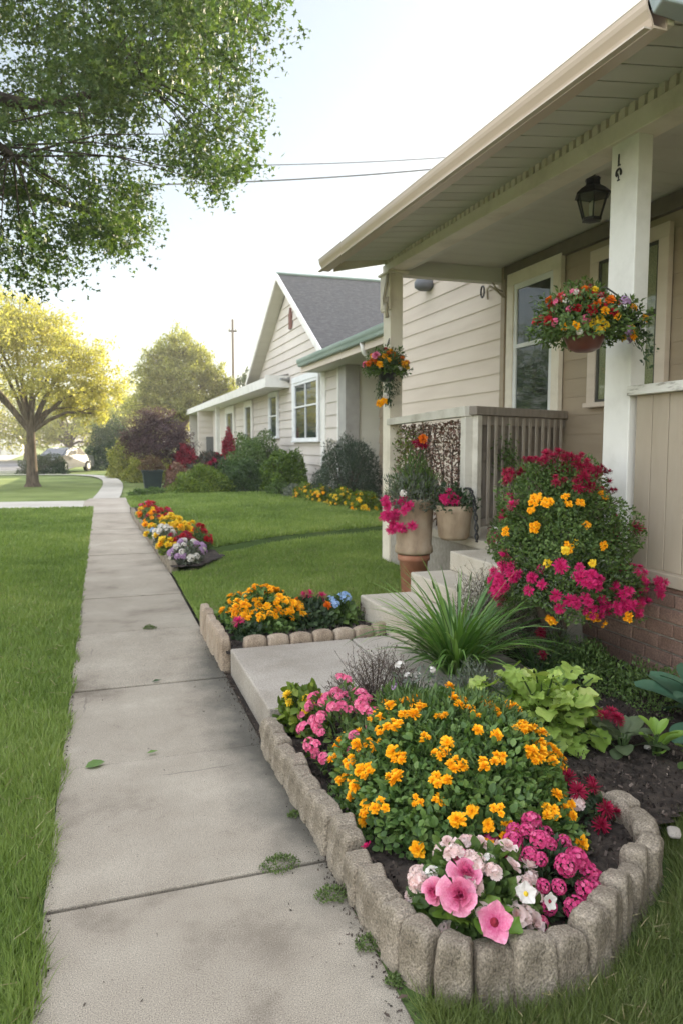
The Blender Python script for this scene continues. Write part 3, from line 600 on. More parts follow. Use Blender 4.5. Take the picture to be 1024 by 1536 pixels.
# ================================================================ GRASS
def inpoly(x, y, P):
    x = np.asarray(x); y = np.asarray(y); r = np.zeros(x.shape, bool); n = len(P)
    for i in range(n):
        x0, y0 = P[i]; x1, y1 = P[(i+1)%n]
        if y0 == y1: continue
        r ^= ((y0 > y) != (y1 > y)) & (x < (x1-x0)*(y-y0)/(y1-y0)+x0)
    return r
YAW = rad(18.0523)
def inview(x, y, m=.35):
    """the part of the ground the photo can see, with a margin for a side step"""
    d = x*sin(YAW)+y*cos(YAW); s = x*cos(YAW)-y*sin(YAW)
    return (d > .4) & (np.abs(s) < .49*d+m)
def lawn(name, m, x0, x1, y0, y1, zf, mask, n, hgt, wid, kind='stuff', lean=.35, T=BLADE2, gamma=2.0):
    """blades thinning out with distance so that the cover looks even"""
    # sample y with density ~ y^-gamma
    k = 3.2; u = RNG.random(n*4); a, b = y0**(1-gamma), y1**(1-gamma); y = (a+(b-a)*u)**(1/(1-gamma)); x = x0+(x1-x0)*RNG.random(n*4)
    ok = mask(x, y) & inview(x, y); x, y = x[ok][:n], y[ok][:n]; N = len(x)
    patch = .5+.30*np.sin(x*1.9+1.3*np.sin(y*.9))*np.sin(y*1.35+x*.6)+.22*np.sin(x*7.1+2*np.sin(y*3))*np.sin(y*5.3)+.2*np.tanh(3*np.sin(y*1.1+.25*x))*(y > 6)
    D = np.stack([RNG.normal(size=N)*lean, RNG.normal(size=N)*lean, np.ones(N)], 1)
    R = rots(D); dist = np.hypot(x, y)
    h = hgt*(.55+.75*RNG.random(N))*(.85+.3*patch); wv = wid*np.maximum(1, dist/3.2)*(.7+.6*RNG.random(N))
    S = np.stack([wv, h, h], 1); P = np.stack([x, y, zf(x, y)-.004], 1)
    v = np.clip(.45*RNG.random(N)+.38*patch+RNG.normal(size=N)*.05+(RNG.random(N) > .985)*.5, 0, 1)
    V, F, va = inst(T, P, R, S, v)
    o = link_mesh(name, V, F, m, var=va); return tag(o, kind=kind)
z0 = lambda x, y: x*0-.012
lawn('left_grass', m_grass, -3.2, -.18, 1.4, 6.5, z0, lambda x, y: x < -.215-.03*RNG.random(x.shape)+.02*np.sin(y*9), 75000, .078, .0038, gamma=1.6)
lawn('left_grass', m_grass, -9, -.2, 6.2, 20.1, z0, lambda x, y: x < -.225-.02*RNG.random(x.shape), 80000, .062, .0045, gamma=1.9)
BED1 = [(.86,3.83),(.84,2.1),(.93,1.86),(1.2,1.76),(1.42,1.84),(1.75,2.06),(1.98,2.22),(2.35,2.36),(3.43,2.62),(3.43,4.62),(2.05,4.62),(2.05,3.83)]
RING = [(.80,3.72),(.805,3.45),(.808,3.2),(.812,2.95),(.822,2.70),(.828,2.48),(.832,2.30),(.833,2.14),(.842,2.0),(.875,1.865),(.97,1.765),(1.10,1.735),(1.235,1.72),(1.37,1.755),(1.48,1.83),(1.61,1.925),(1.74,2.01),(1.86,2.09),(1.945,2.20),(1.965,2.35),(1.94,2.50),(1.88,2.64),(1.78,2.76)]
LOW = [(.79,-1),(3.4,-1),(3.4,2.62),(2.35,2.38),(2.08,2.26),(1.98,2.06),(1.83,1.94),(1.5,1.75),(1.38,1.68),(1.2,1.65),(1.0,1.68),(.87,1.76),(.82,1.80)]
lawn('corner_grass', m_grassd, .79, 3.4, .9, 2.7, lambda x, y: x*0-.005, lambda x, y: inpoly(x, y, LOW), 52000, .095, .0032, lean=.5, gamma=1.2)
BED2 = [(.80,5.05),(2.3,5.05),(2.3,5.75),(2.05,6.15),(1.6,6.35),(1.0,6.30),(.80,6.2)]
BED3 = [(.62,18.4),(.66,16),(.74,12),(.78,9.2),(1.1,9.15),(1.55,9.9),(1.50,11),(1.35,13),(1.25,16),(1.2,18.3)]
BED4 = [(1.9,22.3),(2.6,21.2),(4.6,21.4),(4.95,19.5),(5.25,16),(5.5,13),(5.6,8),(9,8),(9,22.3)]
nobed = lambda x, y: ~inpoly(x, y, BED2) & ~inpoly(x, y, BED3) & ~inpoly(x, y, BED4) & (x > .80-.16*np.clip((y-9.3)/7, 0, 1)) & ~((x > 3.38) & (y < 8.9)) & ~((x > 2.03) & (y < 5.85)) & ~((y > 5) & (np.abs(y-(10.15+.42*(x-.8))+.01) < .105)) & (y > 5.6)
lawn('front_grass', m_grass, .78, 4.2, 5.1, 10.8, gz, nobed, 90000, .055, .0038, gamma=1.5)
lawn('front_grass', m_grass, .6, 6.2, 10.5, 22.2, gz, nobed, 70000, .07, .0045, gamma=1.8)

def thatch(name, n, reg, hgt=.03):
    x = RNG.uniform(reg[0], reg[1], n); y = reg[2]+(reg[3]-reg[2])*RNG.random(n)**1.5; ok = inview(x, y); x, y = x[ok], y[ok]; N = len(x)
    D = np.stack([RNG.normal(size=N), RNG.normal(size=N), .25+.3*RNG.random(N)], 1); S = np.stack([.004+x*0, .03+.04*RNG.random(N), .03+x*0], 1)
    V, F, v = inst(BLADE2, np.stack([x, y, np.where(x > 0, gz(x, y), 0)+hgt], 1), rots(D), S, RNG.random(N)); return tag(link_mesh(name, V, F, m_thatch, var=v), kind='stuff')
m_thatch = leafm('dry thatch', [(.16,.13,.06),(.30,.25,.13),(.42,.36,.2)], trans=.2)
thatch('dry_grass', 2600, (-3, -.24, 1.6, 9), .035); thatch('dry_grass', 1500, (1.0, 2.9, 1.0, 2.1), .03); thatch('dry_grass', 1400, (.9, 3.3, 6.5, 10), .03)
# ================================================================ SOIL
from mathutils import noise as mno
def bumpz(base, amp, s=9):
    def f(X, Y):
        Z = np.empty_like(X)
        for i in np.ndindex(X.shape): Z[i] = base+amp*mno.noise((X[i]*s, Y[i]*s, 0))+amp*.6*mno.noise((X[i]*s*3, Y[i]*s*3, 5))
        return Z
    return f
tag(grid('garden_soil', .8, 3.46, 1.7, 4.64, 90, 100, bumpz(.095, .022), m_soil, mask=lambda x, y: inpoly(x, y, BED1)), kind='structure')
tag(grid('garden_soil', .8, 2.6, 5.06, 6.5, 50, 50, bumpz(.14, .02), m_soil, mask=lambda x, y: inpoly(x, y, BED2)), kind='structure')
tag(grid('garden_soil', .6, 1.7, 9.1, 18.6, 25, 160, bumpz(.10, .02), m_soil, mask=lambda x, y: inpoly(x, y, BED3)), kind='structure')
tag(grid('garden_soil', 1.9, 9, 8, 22.4, 90, 160, bumpz(.14, .02), M('mulch ground', [(.10,.07,.05),(.22,.15,.11),(.33,.25,.20)], scale=25, rough=.95, bump=1, bscale=40), mask=lambda x, y: inpoly(x, y, BED4)), kind='structure')
CHIP = ([(-.5,-.2,0),(.5,-.25,.05),(.45,.2,.12),(-.4,.25,.06)], [(0,1,2,3)])
def chips(name, poly, n, size, m, z, extra=None):
    xs = [p[0] for p in poly]; ys = [p[1] for p in poly]
    x = RNG.uniform(min(xs), max(xs), n*3); y = RNG.uniform(min(ys), max(ys), n*3); ok = inpoly(x, y, poly) & inview(x, y)
    if extra is not None: ok &= extra(x, y)
    x, y = x[ok][:n], y[ok][:n]; N = len(x)
    D = RNG.normal(size=(N,3))*np.array([1,1,.35]); S = size*(.4+RNG.random((N,1))*1.1)*np.array([[1,1,1]])
    V, F, v = inst(CHIP, np.stack([x, y, z+RNG.random(N)*.015], 1), rots(D), S, RNG.random(N)**2); return tag(link_mesh(name, V, F, m, var=v), kind='stuff')
m_chip = M('soil crumbs', [(.015,.011,.009),(.05,.037,.028),(.13,.10,.08),(.30,.25,.2)], scale=30, rough=.95, var=.9, pos=[0,.5,.88,1])
chips('soil_crumbs', BED1, 12000, .016, m_chip, .098)
chips('soil_crumbs', BED2, 2500, .018, m_chip, .145)
chips('bark_mulch', BED4, 14000, .06, m_mulch, .145)

# ================================================================ EDGING STONES
def stone_mesh(name, a, b, c, r, m, seed, n=7, amp=.006):
    """rounded block, half sizes a,b,c"""
    V, F, idx = [], [], {}
    rs = random.Random(seed)
    def vid(i, j, k):
        key = (i,j,k)
        if key not in idx:
            p = np.array([(i/n*2-1)*a, (j/n*2-1)*b, (k/n*2-1)*c]); rr = min(r, a*.98, b*.98)
            q = np.clip(p, [-a+rr,-b+rr,-c+rr], [a-rr,b-rr,c-rr]); d = p-q; l = np.linalg.norm(d)
            if l > 1e-9: d = d/l*min(rr, l*1.25) if l < rr else d/l*rr
            p = q+d
            p[0] *= 1-.05*max(0, p[2]/c)**3; p[1] *= 1-.12*max(0, p[2]/c)**3; p[2] -= (p[0]/a)**2*.016*(p[2] > 0)
            p = p+np.array(mno.noise_vector((p[0]*14+seed*7, p[1]*14, p[2]*14)))*amp*1.1+np.array(mno.noise_vector((p[0]*40+seed, p[1]*40, p[2]*40)))*amp*.30
            idx[key] = len(V); V.append(p)
        return idx[key]
    for s in (0, n):
        for i in range(n):
            for j in range(n):
                for ax in range(3):
                    def P(u, v): l = [u, v]; l.insert(ax, s); return vid(*l)
                    f = (P(i,j), P(i+1,j), P(i+1,j+1), P(i,j+1)); 
                    if (s == 0) ^ (ax == 1): f = f[::-1]
                    F.append(f)
    me_o = link_mesh(name, np.array(V), [np.array(F)], m, var=np.full(len(V), .5), smooth=True); me = me_o.data
    bpy.data.objects.remove(me_o); return me
def place(name, me, loc, rz=0, tilt=(0,0), sc_=(1,1,1)):
    o = bpy.data.objects.new(name, me); COL.objects.link(o); o.location = loc; o.rotation_euler = (tilt[0], tilt[1], rz); o.scale = sc_; return o
NUM = ['first','second','third','fourth','fifth','sixth','seventh','eighth','ninth','tenth','eleventh','twelfth','thirteenth','fourteenth','fifteenth','sixteenth','seventeenth','eighteenth','nineteenth','twentieth']
NUM += ['twenty-'+n for n in NUM[:9]]+['thirtieth']+['thirty-'+n for n in NUM[:9]]
blocks = [stone_mesh('edging_stone', .074, .046, .150, .019, m_stone, s, n=14, amp=.010) for s in range(6)]
ring = smooth_line(RING, 12); cum = [0]
for i in range(1, len(ring)): cum.append(cum[-1]+(ring[i]-ring[i-1]).length)
def at_len(s):
    for i in range(1, len(ring)):
        if cum[i] >= s: 
            t = (s-cum[i-1])/(cum[i]-cum[i-1]); return ring[i-1].lerp(ring[i], t), (ring[i]-ring[i-1]).normalized()
    return ring[-1], (ring[-1]-ring[-2]).normalized()
s = .07; k = 0; RS = random.Random(3)
while s < cum[-1]-.03:
    p, t = at_len(s); wd = .118*RS.uniform(.85, 1.15)
    if p.y < 2.05: wd *= .92
    back = s > 3.35 # low flat stones on the far side of the ring
    zt = (.178 if s < 1.5 else .194)+RS.uniform(-.02,.018) if not back else .140+RS.uniform(-.01,.01)
    if 2.0 < s < 2.5: zt += RS.uniform(-.015,.02)
    rz = math.atan2(t.y, t.x)+RS.uniform(-.08,.08)
    o = place('edging_stone', blocks[RS.randrange(6)], (p.x+RS.uniform(-.006,.006), p.y+RS.uniform(-.006,.006), zt-.150), rz, (RS.uniform(-.13,.09), RS.uniform(-.07,.07)), (wd/.14, 1.02 if not back else 1.25, 1))
    where = ('grey block edging the marigold bed, %s stone along from the walkway slab' if s < 3.3 else 'low grey block on the soil side, %s stone along from the walkway slab')
    tag(o, where % NUM[k], 'edging stone', 'edging stones around the marigold bed'); k += 1; s += wd+.001
# bed 2: upright bricks by the sidewalk, flat bricks along the slab
br = [stone_mesh('edging_brick', .105, .036, .15, .016, m_ebrick, 20+s, n=6, amp=.003) for s in range(3)]
for i in range(6):
    o = place('edging_brick', br[i%3], (.805+RS.uniform(-.006,.006), 5.20+i*.205, .10+RS.uniform(-.008,.01)), pi/2+RS.uniform(-.05,.05), (RS.uniform(-.05,.05),0), (.93,1.1,1))
    tag(o, 'upright tan brick along the sidewalk beside the small marigold bed, %s from the walkway slab' % NUM[i], 'edging brick', 'upright bricks beside the sidewalk')
x = .93; i = 0; yy = 5.135
while x < 2.05:
    wd = RS.uniform(.15,.185); yb = yy+max(0, x-1.5)**2*.45
    o = place('edging_brick', br[i%3], (x+wd/2, yb, .09+RS.uniform(-.004,.004)), .9*max(0, x-1.5)+RS.uniform(-.03,.03), (0,0), (wd/.215,1.2,.95))
    tag(o, 'tan brick lying along the far edge of the walkway slab, %s from the sidewalk' % NUM[i], 'edging brick', 'bricks along the walkway slab'); x += wd; i += 1
# bed 3: rough low stones along the sidewalk
lowb = [stone_mesh('border_stone', .13, .05, .08, .03, m_stone, 40+s, n=6, amp=.008) for s in range(3)]
y = 9.3; i = 0
while y < 17.8:
    wd = RS.uniform(.24,.34); xx = .80-.16*max(0, min(1, (y-9.3)/7))
    o = place('border_stone', lowb[i%3], (xx+.03, y+wd/2, .055+RS.uniform(-.01,.01)), pi/2+RS.uniform(-.06,.06), (0,0), (wd/.26,1,1))
    tag(o, 'rough low stone edging the long multicoloured bed, %s from its near end' % NUM[i], 'border stone', 'stones along the long flower bed'); y += wd+.01; i += 1

# ================================================================ BLOOMS
PET = ([(0,0,0),(-.32,.45,.04),(-.42,.85,.10),(-.12,1,.02),(.14,.97,.06),(.42,.82,.08),(.30,.45,.03),(0,.5,-.05)], [(0,7,1),(1,7,3,2),(7,4,3),(7,6,5,4),(0,6,7)])
PETN = ([(0,0,0),(-.16,.5,.03),(-.1,.95,.02),(.1,.95,.02),(.16,.5,.03)], [(0,4,3,2,1)])
def bloom_mesh(name, m, layers, seed=0, T=PET, jit=.12, extra=None):
    """layers: (count, length, elevation deg, width, z0, r0, var)"""
    global RNG
    keep = RNG; RNG = np.random.default_rng(seed+100); parts = []
    for n, ln, el, wd, zz, r0, v in layers:
        a = np.arange(n)*2*pi/n+RNG.random()*6+RNG.normal(size=n)*jit; e = rad(el)+RNG.normal(size=n)*jit*1.3
        D = np.stack([np.cos(a)*np.cos(e), np.sin(a)*np.cos(e), np.sin(e)], 1)
        Nn = np.stack([-np.cos(a)*np.sin(e), -np.sin(a)*np.sin(e), np.cos(e)], 1)
        X = np.cross(D, Nn); R = np.stack([X, D, Nn], 2)
        P = np.stack([np.cos(a)*r0, np.sin(a)*r0, np.full(n, zz)], 1)
        L = ln*(1+RNG.normal(size=n)*jit*.6); parts.append(inst(T, P, R, np.stack([L*wd, L, L], 1), np.clip(v+RNG.normal(size=n)*.09, 0, 1)))
    V, F, v = merge(*parts); o = link_mesh(name, V, F, m, var=v); me = o.data; bpy.data.objects.remove(o); RNG = keep; return me
def florets(name, m, n, r, fl, seed=0, T=PET, np_=5, dome=1.0, flat=.8, wd=1.0):
    """a ball or dome of small five-petalled florets"""
    global RNG
    keep = RNG; RNG = np.random.default_rng(seed+300); parts = []
    for i in range(n):
        z = 1-dome*(i+.5)/n; a = i*2.39996; s_ = math.sqrt(max(0, 1-z*z)); nrm = np.array([s_*cos(a), s_*sin(a), z*1.0])
        nrm = unit(nrm+RNG.normal(size=3)*.12); c = nrm*r*np.array([1,1,flat])*(1+RNG.normal()*.06)
        t1 = unit(np.cross(nrm, [.3,.2,.9])); t2 = np.cross(nrm, t1); ang = np.arange(np_)*2*pi/np_+RNG.random()*6
        D = unit(np.outer(np.cos(ang), t1)+np.outer(np.sin(ang), t2)+nrm*.35); Nn = np.tile(nrm, (np_,1)); X = unit(np.cross(D, Nn)); Nn = np.cross(X, D)
        v = np.full(np_, min(1, max(0, .5+RNG.normal()*.22))); L = fl*(1+RNG.normal(size=np_)*.1)
        parts.append(inst(T, np.tile(c, (np_,1)), np.stack([X, D, Nn], 2), np.stack([L*wd, L, L], 1), v))
    V, F, v = merge(*parts); o = link_mesh(name, V, F, m, var=v); me = o.data; bpy.data.objects.remove(o); RNG = keep; return me
def petm(name, cols, trans=.25, rough=.55): return M(name, cols, scale=20, rough=rough, var=.8, trans=trans, spec=.25)
p_org = petm('marigold petals', [(.85,.33,.004),(.98,.49,.010),(1.0,.62,.04)], trans=.12)
p_yel = petm('yellow petals', [(.70,.42,.01),(.85,.60,.03),(.9,.72,.12)])
p_dor = petm('deep orange petals', [(.60,.10,.01),(.80,.20,.01),(.88,.33,.03)])
p_red = petm('red petals', [(.28,.006,.012),(.50,.018,.03),(.65,.06,.06)])
p_cri = petm('crimson petals', [(.15,.004,.022),(.33,.008,.045),(.48,.025,.085)])
p_mag = petm('magenta petals', [(.36,.006,.075),(.60,.016,.14),(.74,.07,.25)])
p_pnk = petm('pink petals', [(.58,.06,.17),(.78,.16,.30),(.85,.36,.46)])
p_rose = petm('rose pink petals', [(.42,.02,.11),(.62,.06,.20),(.74,.20,.33)])
p_pale = petm('pale pink petals', [(.68,.42,.38),(.78,.60,.55),(.84,.74,.69)])
p_wht = petm('white petals', [(.60,.54,.45),(.72,.67,.60),(.78,.75,.70)])
p_blu = petm('blue petals', [(.18,.30,.55),(.34,.48,.70),(.50,.62,.78)])
p_lil = petm('lilac petals', [(.35,.18,.36),(.52,.34,.52),(.7,.55,.66)])
p_hib = M('hibiscus petals', [(.36,.01,.08),(.66,.10,.24),(.80,.27,.40),(.88,.50,.58)], pos=[.1,.32,.65,1], scale=9, rough=.5, var=.72, trans=.2, detail=8, bump=.5, bscale=14)
MARI = [(15,.95,-8,.55,.12,.06,.3),(15,.92,10,.55,.22,.06,.45),(14,.78,28,.58,.30,.06,.55),(12,.62,46,.6,.36,.05,.65),(9,.46,64,.6,.40,.04,.7),(6,.34,80,.7,.42,.02,.8)]
B = {}
B['org'] = [bloom_mesh('bloom', p_org, MARI, s, jit=.22) for s in range(4)]
def cluster_mesh(srcs, n, seed, m):
    rs = random.Random(seed); mb_ = []; 
    for i in range(n):
        me = B[srcs][rs.randrange(len(B[srcs]))]; co = np.zeros(len(me.vertices)*3, np.float32); me.vertices.foreach_get('co', co); co = co.reshape(-1,3)
        va = np.zeros(len(me.vertices), np.float32); me.attributes['var'].data.foreach_get('value', va); a_ = i*2*pi/n+rs.uniform(-.5,.5); s_ = rs.uniform(.7,1.0); rr = 1.05*rs.uniform(.8,1.15) if n > 1 else 0
        F_ = [np.array([p.vertices[:] for p in me.polygons if len(p.vertices) == k]) for k in (3,4,5)]; tl = np.array([cos(a_)*rr, sin(a_)*rr, rs.uniform(-.35,.25)])
        mb_.append((co*s_+tl, [f for f in F_ if len(f)], va))
    V, F, v = merge(*mb_); o = link_mesh('bloom_cluster', V, F, m, var=v); me = o.data; bpy.data.objects.remove(o); return me
B['orgc'] = [cluster_mesh('org', n_, s, p_org) for s, n_ in enumerate((2,3,3,4))]
B['orgd'] = [cluster_mesh('org', n_, s+9, p_org) for s, n_ in enumerate((3,4,5,4))]
B['yel'] = [bloom_mesh('bloom', p_yel, MARI, s+5, jit=.22) for s in range(2)]
B['dor'] = [bloom_mesh('bloom', p_dor, MARI, s+8, jit=.2) for s in range(2)]
MUM = [(18,1.0,-12,.5,.0,.05,.3),(18,.98,12,.5,.06,.05,.4),(16,.9,34,.48,.12,.04,.5),(12,.8,55,.45,.16,.03,.6),(8,.65,74,.4,.2,.01,.75)]
B['mag'] = [bloom_mesh('bloom', p_mag, MUM, s+12, T=PETN, jit=.2) for s in range(3)]
B['cri'] = [bloom_mesh('bloom', p_cri, MUM, s+16, T=PETN, jit=.2) for s in range(3)]
B['magc'] = [cluster_mesh('mag', n_, s+20, p_mag) for s, n_ in enumerate((3,4,3,5))]
B['cric'] = [cluster_mesh('cri', n_, s+30, p_cri) for s, n_ in enumerate((3,4,3))]
B['red'] = [bloom_mesh('bloom', p_red, MARI, s+20, jit=.2) for s in range(2)]
B['pnkc'] = [florets('bloom', p_pnk, 26, .72, .30, s) for s in range(3)]
B['rosc'] = [florets('bloom', p_rose, 60, .80, .23, s+4, dome=1.35, flat=.95) for s in range(3)]
B['palc'] = [florets('bloom', p_pale, 14, .68, .46, s+8, flat=.6) for s in range(3)]
B['blu'] = [florets('bloom', p_blu, 22, .75, .32, 11)]
B['lil'] = [florets('bloom', p_lil, 14, .7, .4, 12)]
B['wht'] = [florets('bloom', p_wht, 12, .7, .42, 13)]
ROSE = [(6,1.0,18,1.15,.0,.05,.6),(6,.86,42,1.2,.03,.05,.5),(5,.66,62,1.2,.06,.03,.4),(4,.45,78,1.2,.1,.01,.3)]
B['palr'] = [bloom_mesh('bloom', p_pale, ROSE, s+30, jit=.2) for s in range(3)]
B['pnkr'] = [bloom_mesh('bloom', p_hib, ROSE, s+33, jit=.2) for s in range(2)]
B['small'] = [bloom_mesh('bloom', p_mag, [(7,1,15,.9,0,.05,.5),(5,.6,55,.9,.05,.02,.6)], 40)]
UPZ = Vector((0,0,1))
def bloom(parent, kind, p, n, s, name='bloom'):
    me = B[kind][random.randrange(len(B[kind]))]
    o = bpy.data.objects.new(name, me); COL.objects.link(o); o.parent = parent; o.location = Vector(p)-Vector(wloc(parent))
    q = Vector(n).normalized().to_track_quat('Z', 'Y'); o.rotation_mode = 'QUATERNION'
    from mathutils import Quaternion
    o.rotation_quaternion = q @ Quaternion((0,0,1), random.uniform(0, 6.28)); o.scale = (s,s,s*random.uniform(.8,1.05)); return o
# ---- leaf materials
f_mari = leafm('marigold leaves', [(.035,.075,.02),(.085,.155,.038),(.14,.225,.055),(.22,.31,.09)], rough=.45)
f_dark = leafm('dark shrub leaves', [(.02,.038,.018),(.045,.078,.032),(.085,.125,.05)])
f_mid = leafm('mid green leaves', [(.04,.075,.018),(.085,.14,.032),(.15,.22,.055)])
f_lime = leafm('lime leaves', [(.07,.13,.02),(.16,.27,.04),(.30,.40,.08)], rough=.4)
f_ygrn = leafm('yellow green leaves', [(.05,.09,.015),(.12,.18,.02),(.24,.28,.04)])
f_grey = leafm('grey green leaves', [(.06,.075,.055),(.14,.16,.12),(.26,.27,.22)])
f_brwn = leafm('dry brown sprigs', [(.045,.03,.022),(.10,.065,.05),(.20,.14,.11)], trans=.1)
f_pale = leafm('pale dry tips', [(.25,.22,.17),(.45,.41,.34),(.62,.57,.50)], trans=.15)
f_blade = leafm('strap leaves', [(.04,.095,.018),(.085,.18,.035),(.16,.28,.06),(.26,.36,.11)], rough=.35, spec=.5)
f_purp = leafm('purple leaves', [(.04,.022,.028),(.10,.055,.062),(.18,.11,.11)], trans=.25)
f_tree = leafm('overhead tree leaves', [(.03,.06,.018),(.06,.105,.028),(.10,.155,.042),(.17,.22,.07)], trans=.34)
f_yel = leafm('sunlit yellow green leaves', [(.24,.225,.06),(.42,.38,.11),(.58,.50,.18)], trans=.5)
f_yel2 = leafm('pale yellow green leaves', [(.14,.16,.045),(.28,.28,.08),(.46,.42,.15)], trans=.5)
def dome_pts(c, r, n, depth=.35, low=-.15, lump=.12, seed=0):
    """points in the outer layer of a lumpy dome: returns points and outward normals"""
    z = low+(1-low)*RNG.random(n); a = RNG.random(n)*2*pi; s_ = np.sqrt(np.clip(1-z*z, 0, 1))
    d = np.stack([s_*np.cos(a), s_*np.sin(a), z], 1)
    lumpv = 1+lump*(np.sin(d[:,0]*5+seed)*np.sin(d[:,1]*6+seed*2)+.7*np.sin(d[:,2]*9+d[:,0]*7+seed))
    k = (1-depth*RNG.random(n)**1.6)*lumpv
    P = np.array(c)+d*k[:,None]*np.array(r); Nn = unit(d/np.array(r)); return P, Nn
def foliage(name, m, P, N, size, T=LEAF, parent=None, up=.3, spread=.55, wid=1, var=None, droop=0):
    n = len(P); D = unit(N*.7+np.array([0,0,up])+RNG.normal(size=(n,3))*spread-np.array([0,0,droop]))
    S = size*(.65+.7*RNG.random(n)); return link_mesh(name, *_v(inst(T, P, rots(D, N+np.array([0,0,.5])), np.stack([S*wid,S,S],1), var if var is not None else RNG.random(n)), m, parent))
def _v(t): return (t[0], t[1])
def link_inst(name, t, m, parent): return link_mesh(name, t[0], t[1], m, parent, var=t[2])
def foliage(name, m, P, N, size, T=LEAF, parent=None, up=.3, spread=.55, wid=1, var=None, droop=0):
    n = len(P); D = unit(N*.7+np.array([0,0,up-droop])+RNG.normal(size=(n,3))*spread)
    S = size*(.65+.7*RNG.random(n))
    t = inst(T, P, rots(D, N+np.array([0,0,.5])), np.stack([S*wid,S,S],1), RNG.random(n) if var is None else var)
    return link_inst(name, t, m, parent)
def stems(name, m, c, r, n, parent, rad_=.004, base=.25):
    mb = MB()
    for i in range(n):
        a = random.uniform(0, 6.28); k = random.uniform(.2,.85)
        b = (c[0]+cos(a)*r[0]*base*k, c[1]+sin(a)*r[1]*base*k, c[2]); e = (c[0]+cos(a)*r[0]*k, c[1]+sin(a)*r[1]*k, c[2]+r[2]*math.sqrt(1-k*k)*.9)
        mid = ((b[0]*.6+e[0]*.4), (b[1]*.6+e[1]*.4), b[2]*.35+e[2]*.65); mb.tube([b, mid, e], [rad_, rad_*.8, rad_*.4], 4, cap=False)
    return mb.build(name, m, parent)
m_stem = M('green stems', [(.03,.06,.015),(.07,.11,.03)], scale=8)
m_twig = M('brown twigs', [(.04,.028,.02),(.10,.075,.055)], scale=8)
def mound(name, label, cat, c, r, m, n, size, T=LEAF, blooms=(), group=None, low=-.1, depth=.4, lump=.12, up=.3, spread=.55, wid=1, nst=14, view=True, seed=None, gap=1.25):
    """a dome-shaped plant: stems, foliage and one object per bloom. c is the base centre, r the half sizes"""
    e = empty(name, c, label, cat, group); seed = random.random()*9 if seed is None else seed
    P, N = dome_pts(c, r, n, depth, low, lump, seed); P[:,2] = np.maximum(P[:,2], c[2]+.01)
    foliage('foliage', m, P, N, size, T, e, up, spread, wid)
    if nst: stems('stems', m_stem, c, r, nst, e)
    for kind, num, s, reg in blooms:
        k = 0; tries = 0; used = []
        while k < num and tries < num*60:
            tries += 1; P1, N1 = dome_pts(c, r, 1, .03, .05, lump, seed); p, nn = P1[0], N1[0]
            if reg is not None and not reg((p-np.array(c))/np.array(r)): continue
            if view and nn[1]*.95+nn[0]*.3 > .35: continue     # the far side stays mostly leaf
            ss = s*random.uniform(.75,1.2)
            if any(np.linalg.norm(p-q) < ss*gap for q in used): continue
            used.append(p); bloom(e, kind, p+nn*ss*.35+np.array([0,0,ss*.45]), unit(nn+np.array([0,-.12,.6])+RNG.normal(size=3)*.25), ss); k += 1
    return e
# ================================================================ THE FRONT BED
mari = mound('marigold_plant', 'big green mound of orange yellow marigolds filling the stone edged bed', 'marigold', (1.375,2.73,.10), (.48,.63,.39), f_mari, 15000, .031, OVAL,
      [('orgd', 56, .0205, lambda q: q[1] < .8 and q[2] > .15), ('org', 42, .0265, lambda q: q[1] < .7)], up=.15, spread=.5, nst=40, depth=.5, lump=.07, gap=2.5)
fine = dome_pts((1.38,2.80,.12), (.43,.56,.38), 3000, .12, .25, .08, 3)
foliage('fine_foliage', leafm('feathery marigold leaves', [(.04,.08,.02),(.09,.15,.04),(.15,.22,.07)]), fine[0], fine[1], .05, NARROW, mari, .5, .6, 1.2)
mound('pink_verbena', 'hot pink cluster flowers spilling beside the stones left of the marigolds', 'flowers', (1.10,3.27,.10), (.20,.36,.29), f_mid, 900, .04, LEAF,
      [('pnkc', 66, .034, lambda q: q[2] > .2)], depth=.3, view=False)
mound('orange_flowers', 'few small orange blooms low between the stones and the pink verbena', 'flowers', (1.06,2.93,.10), (.10,.13,.15), f_mid, 320, .035, LEAF, [('org', 7, .026, None)], view=False)
mound('yellow_sedum', 'small yellow green plant in the corner between stones and slab', 'plant', (.97,3.66,.11), (.105,.13,.20), f_ygrn, 420, .05, OVAL, [('yel', 9, .026, lambda q: q[2] > .45)], up=.5, view=False)
mound('creamy_flowers', 'pale cream and lilac blooms tucked behind the marigolds', 'flowers', (1.52,3.45,.12), (.16,.12,.30), f_grey, 500, .035, LEAF, [('wht', 5, .026, None), ('lil', 2, .026, None)], view=False)
e = mound('silvery_artemisia', 'silver grey ferny plant behind the marigold mound', 'plant', (1.85,3.42,.10), (.24,.16,.32), f_grey, 2200, .035, NARROW, [], up=.6, spread=.6, wid=1.2)
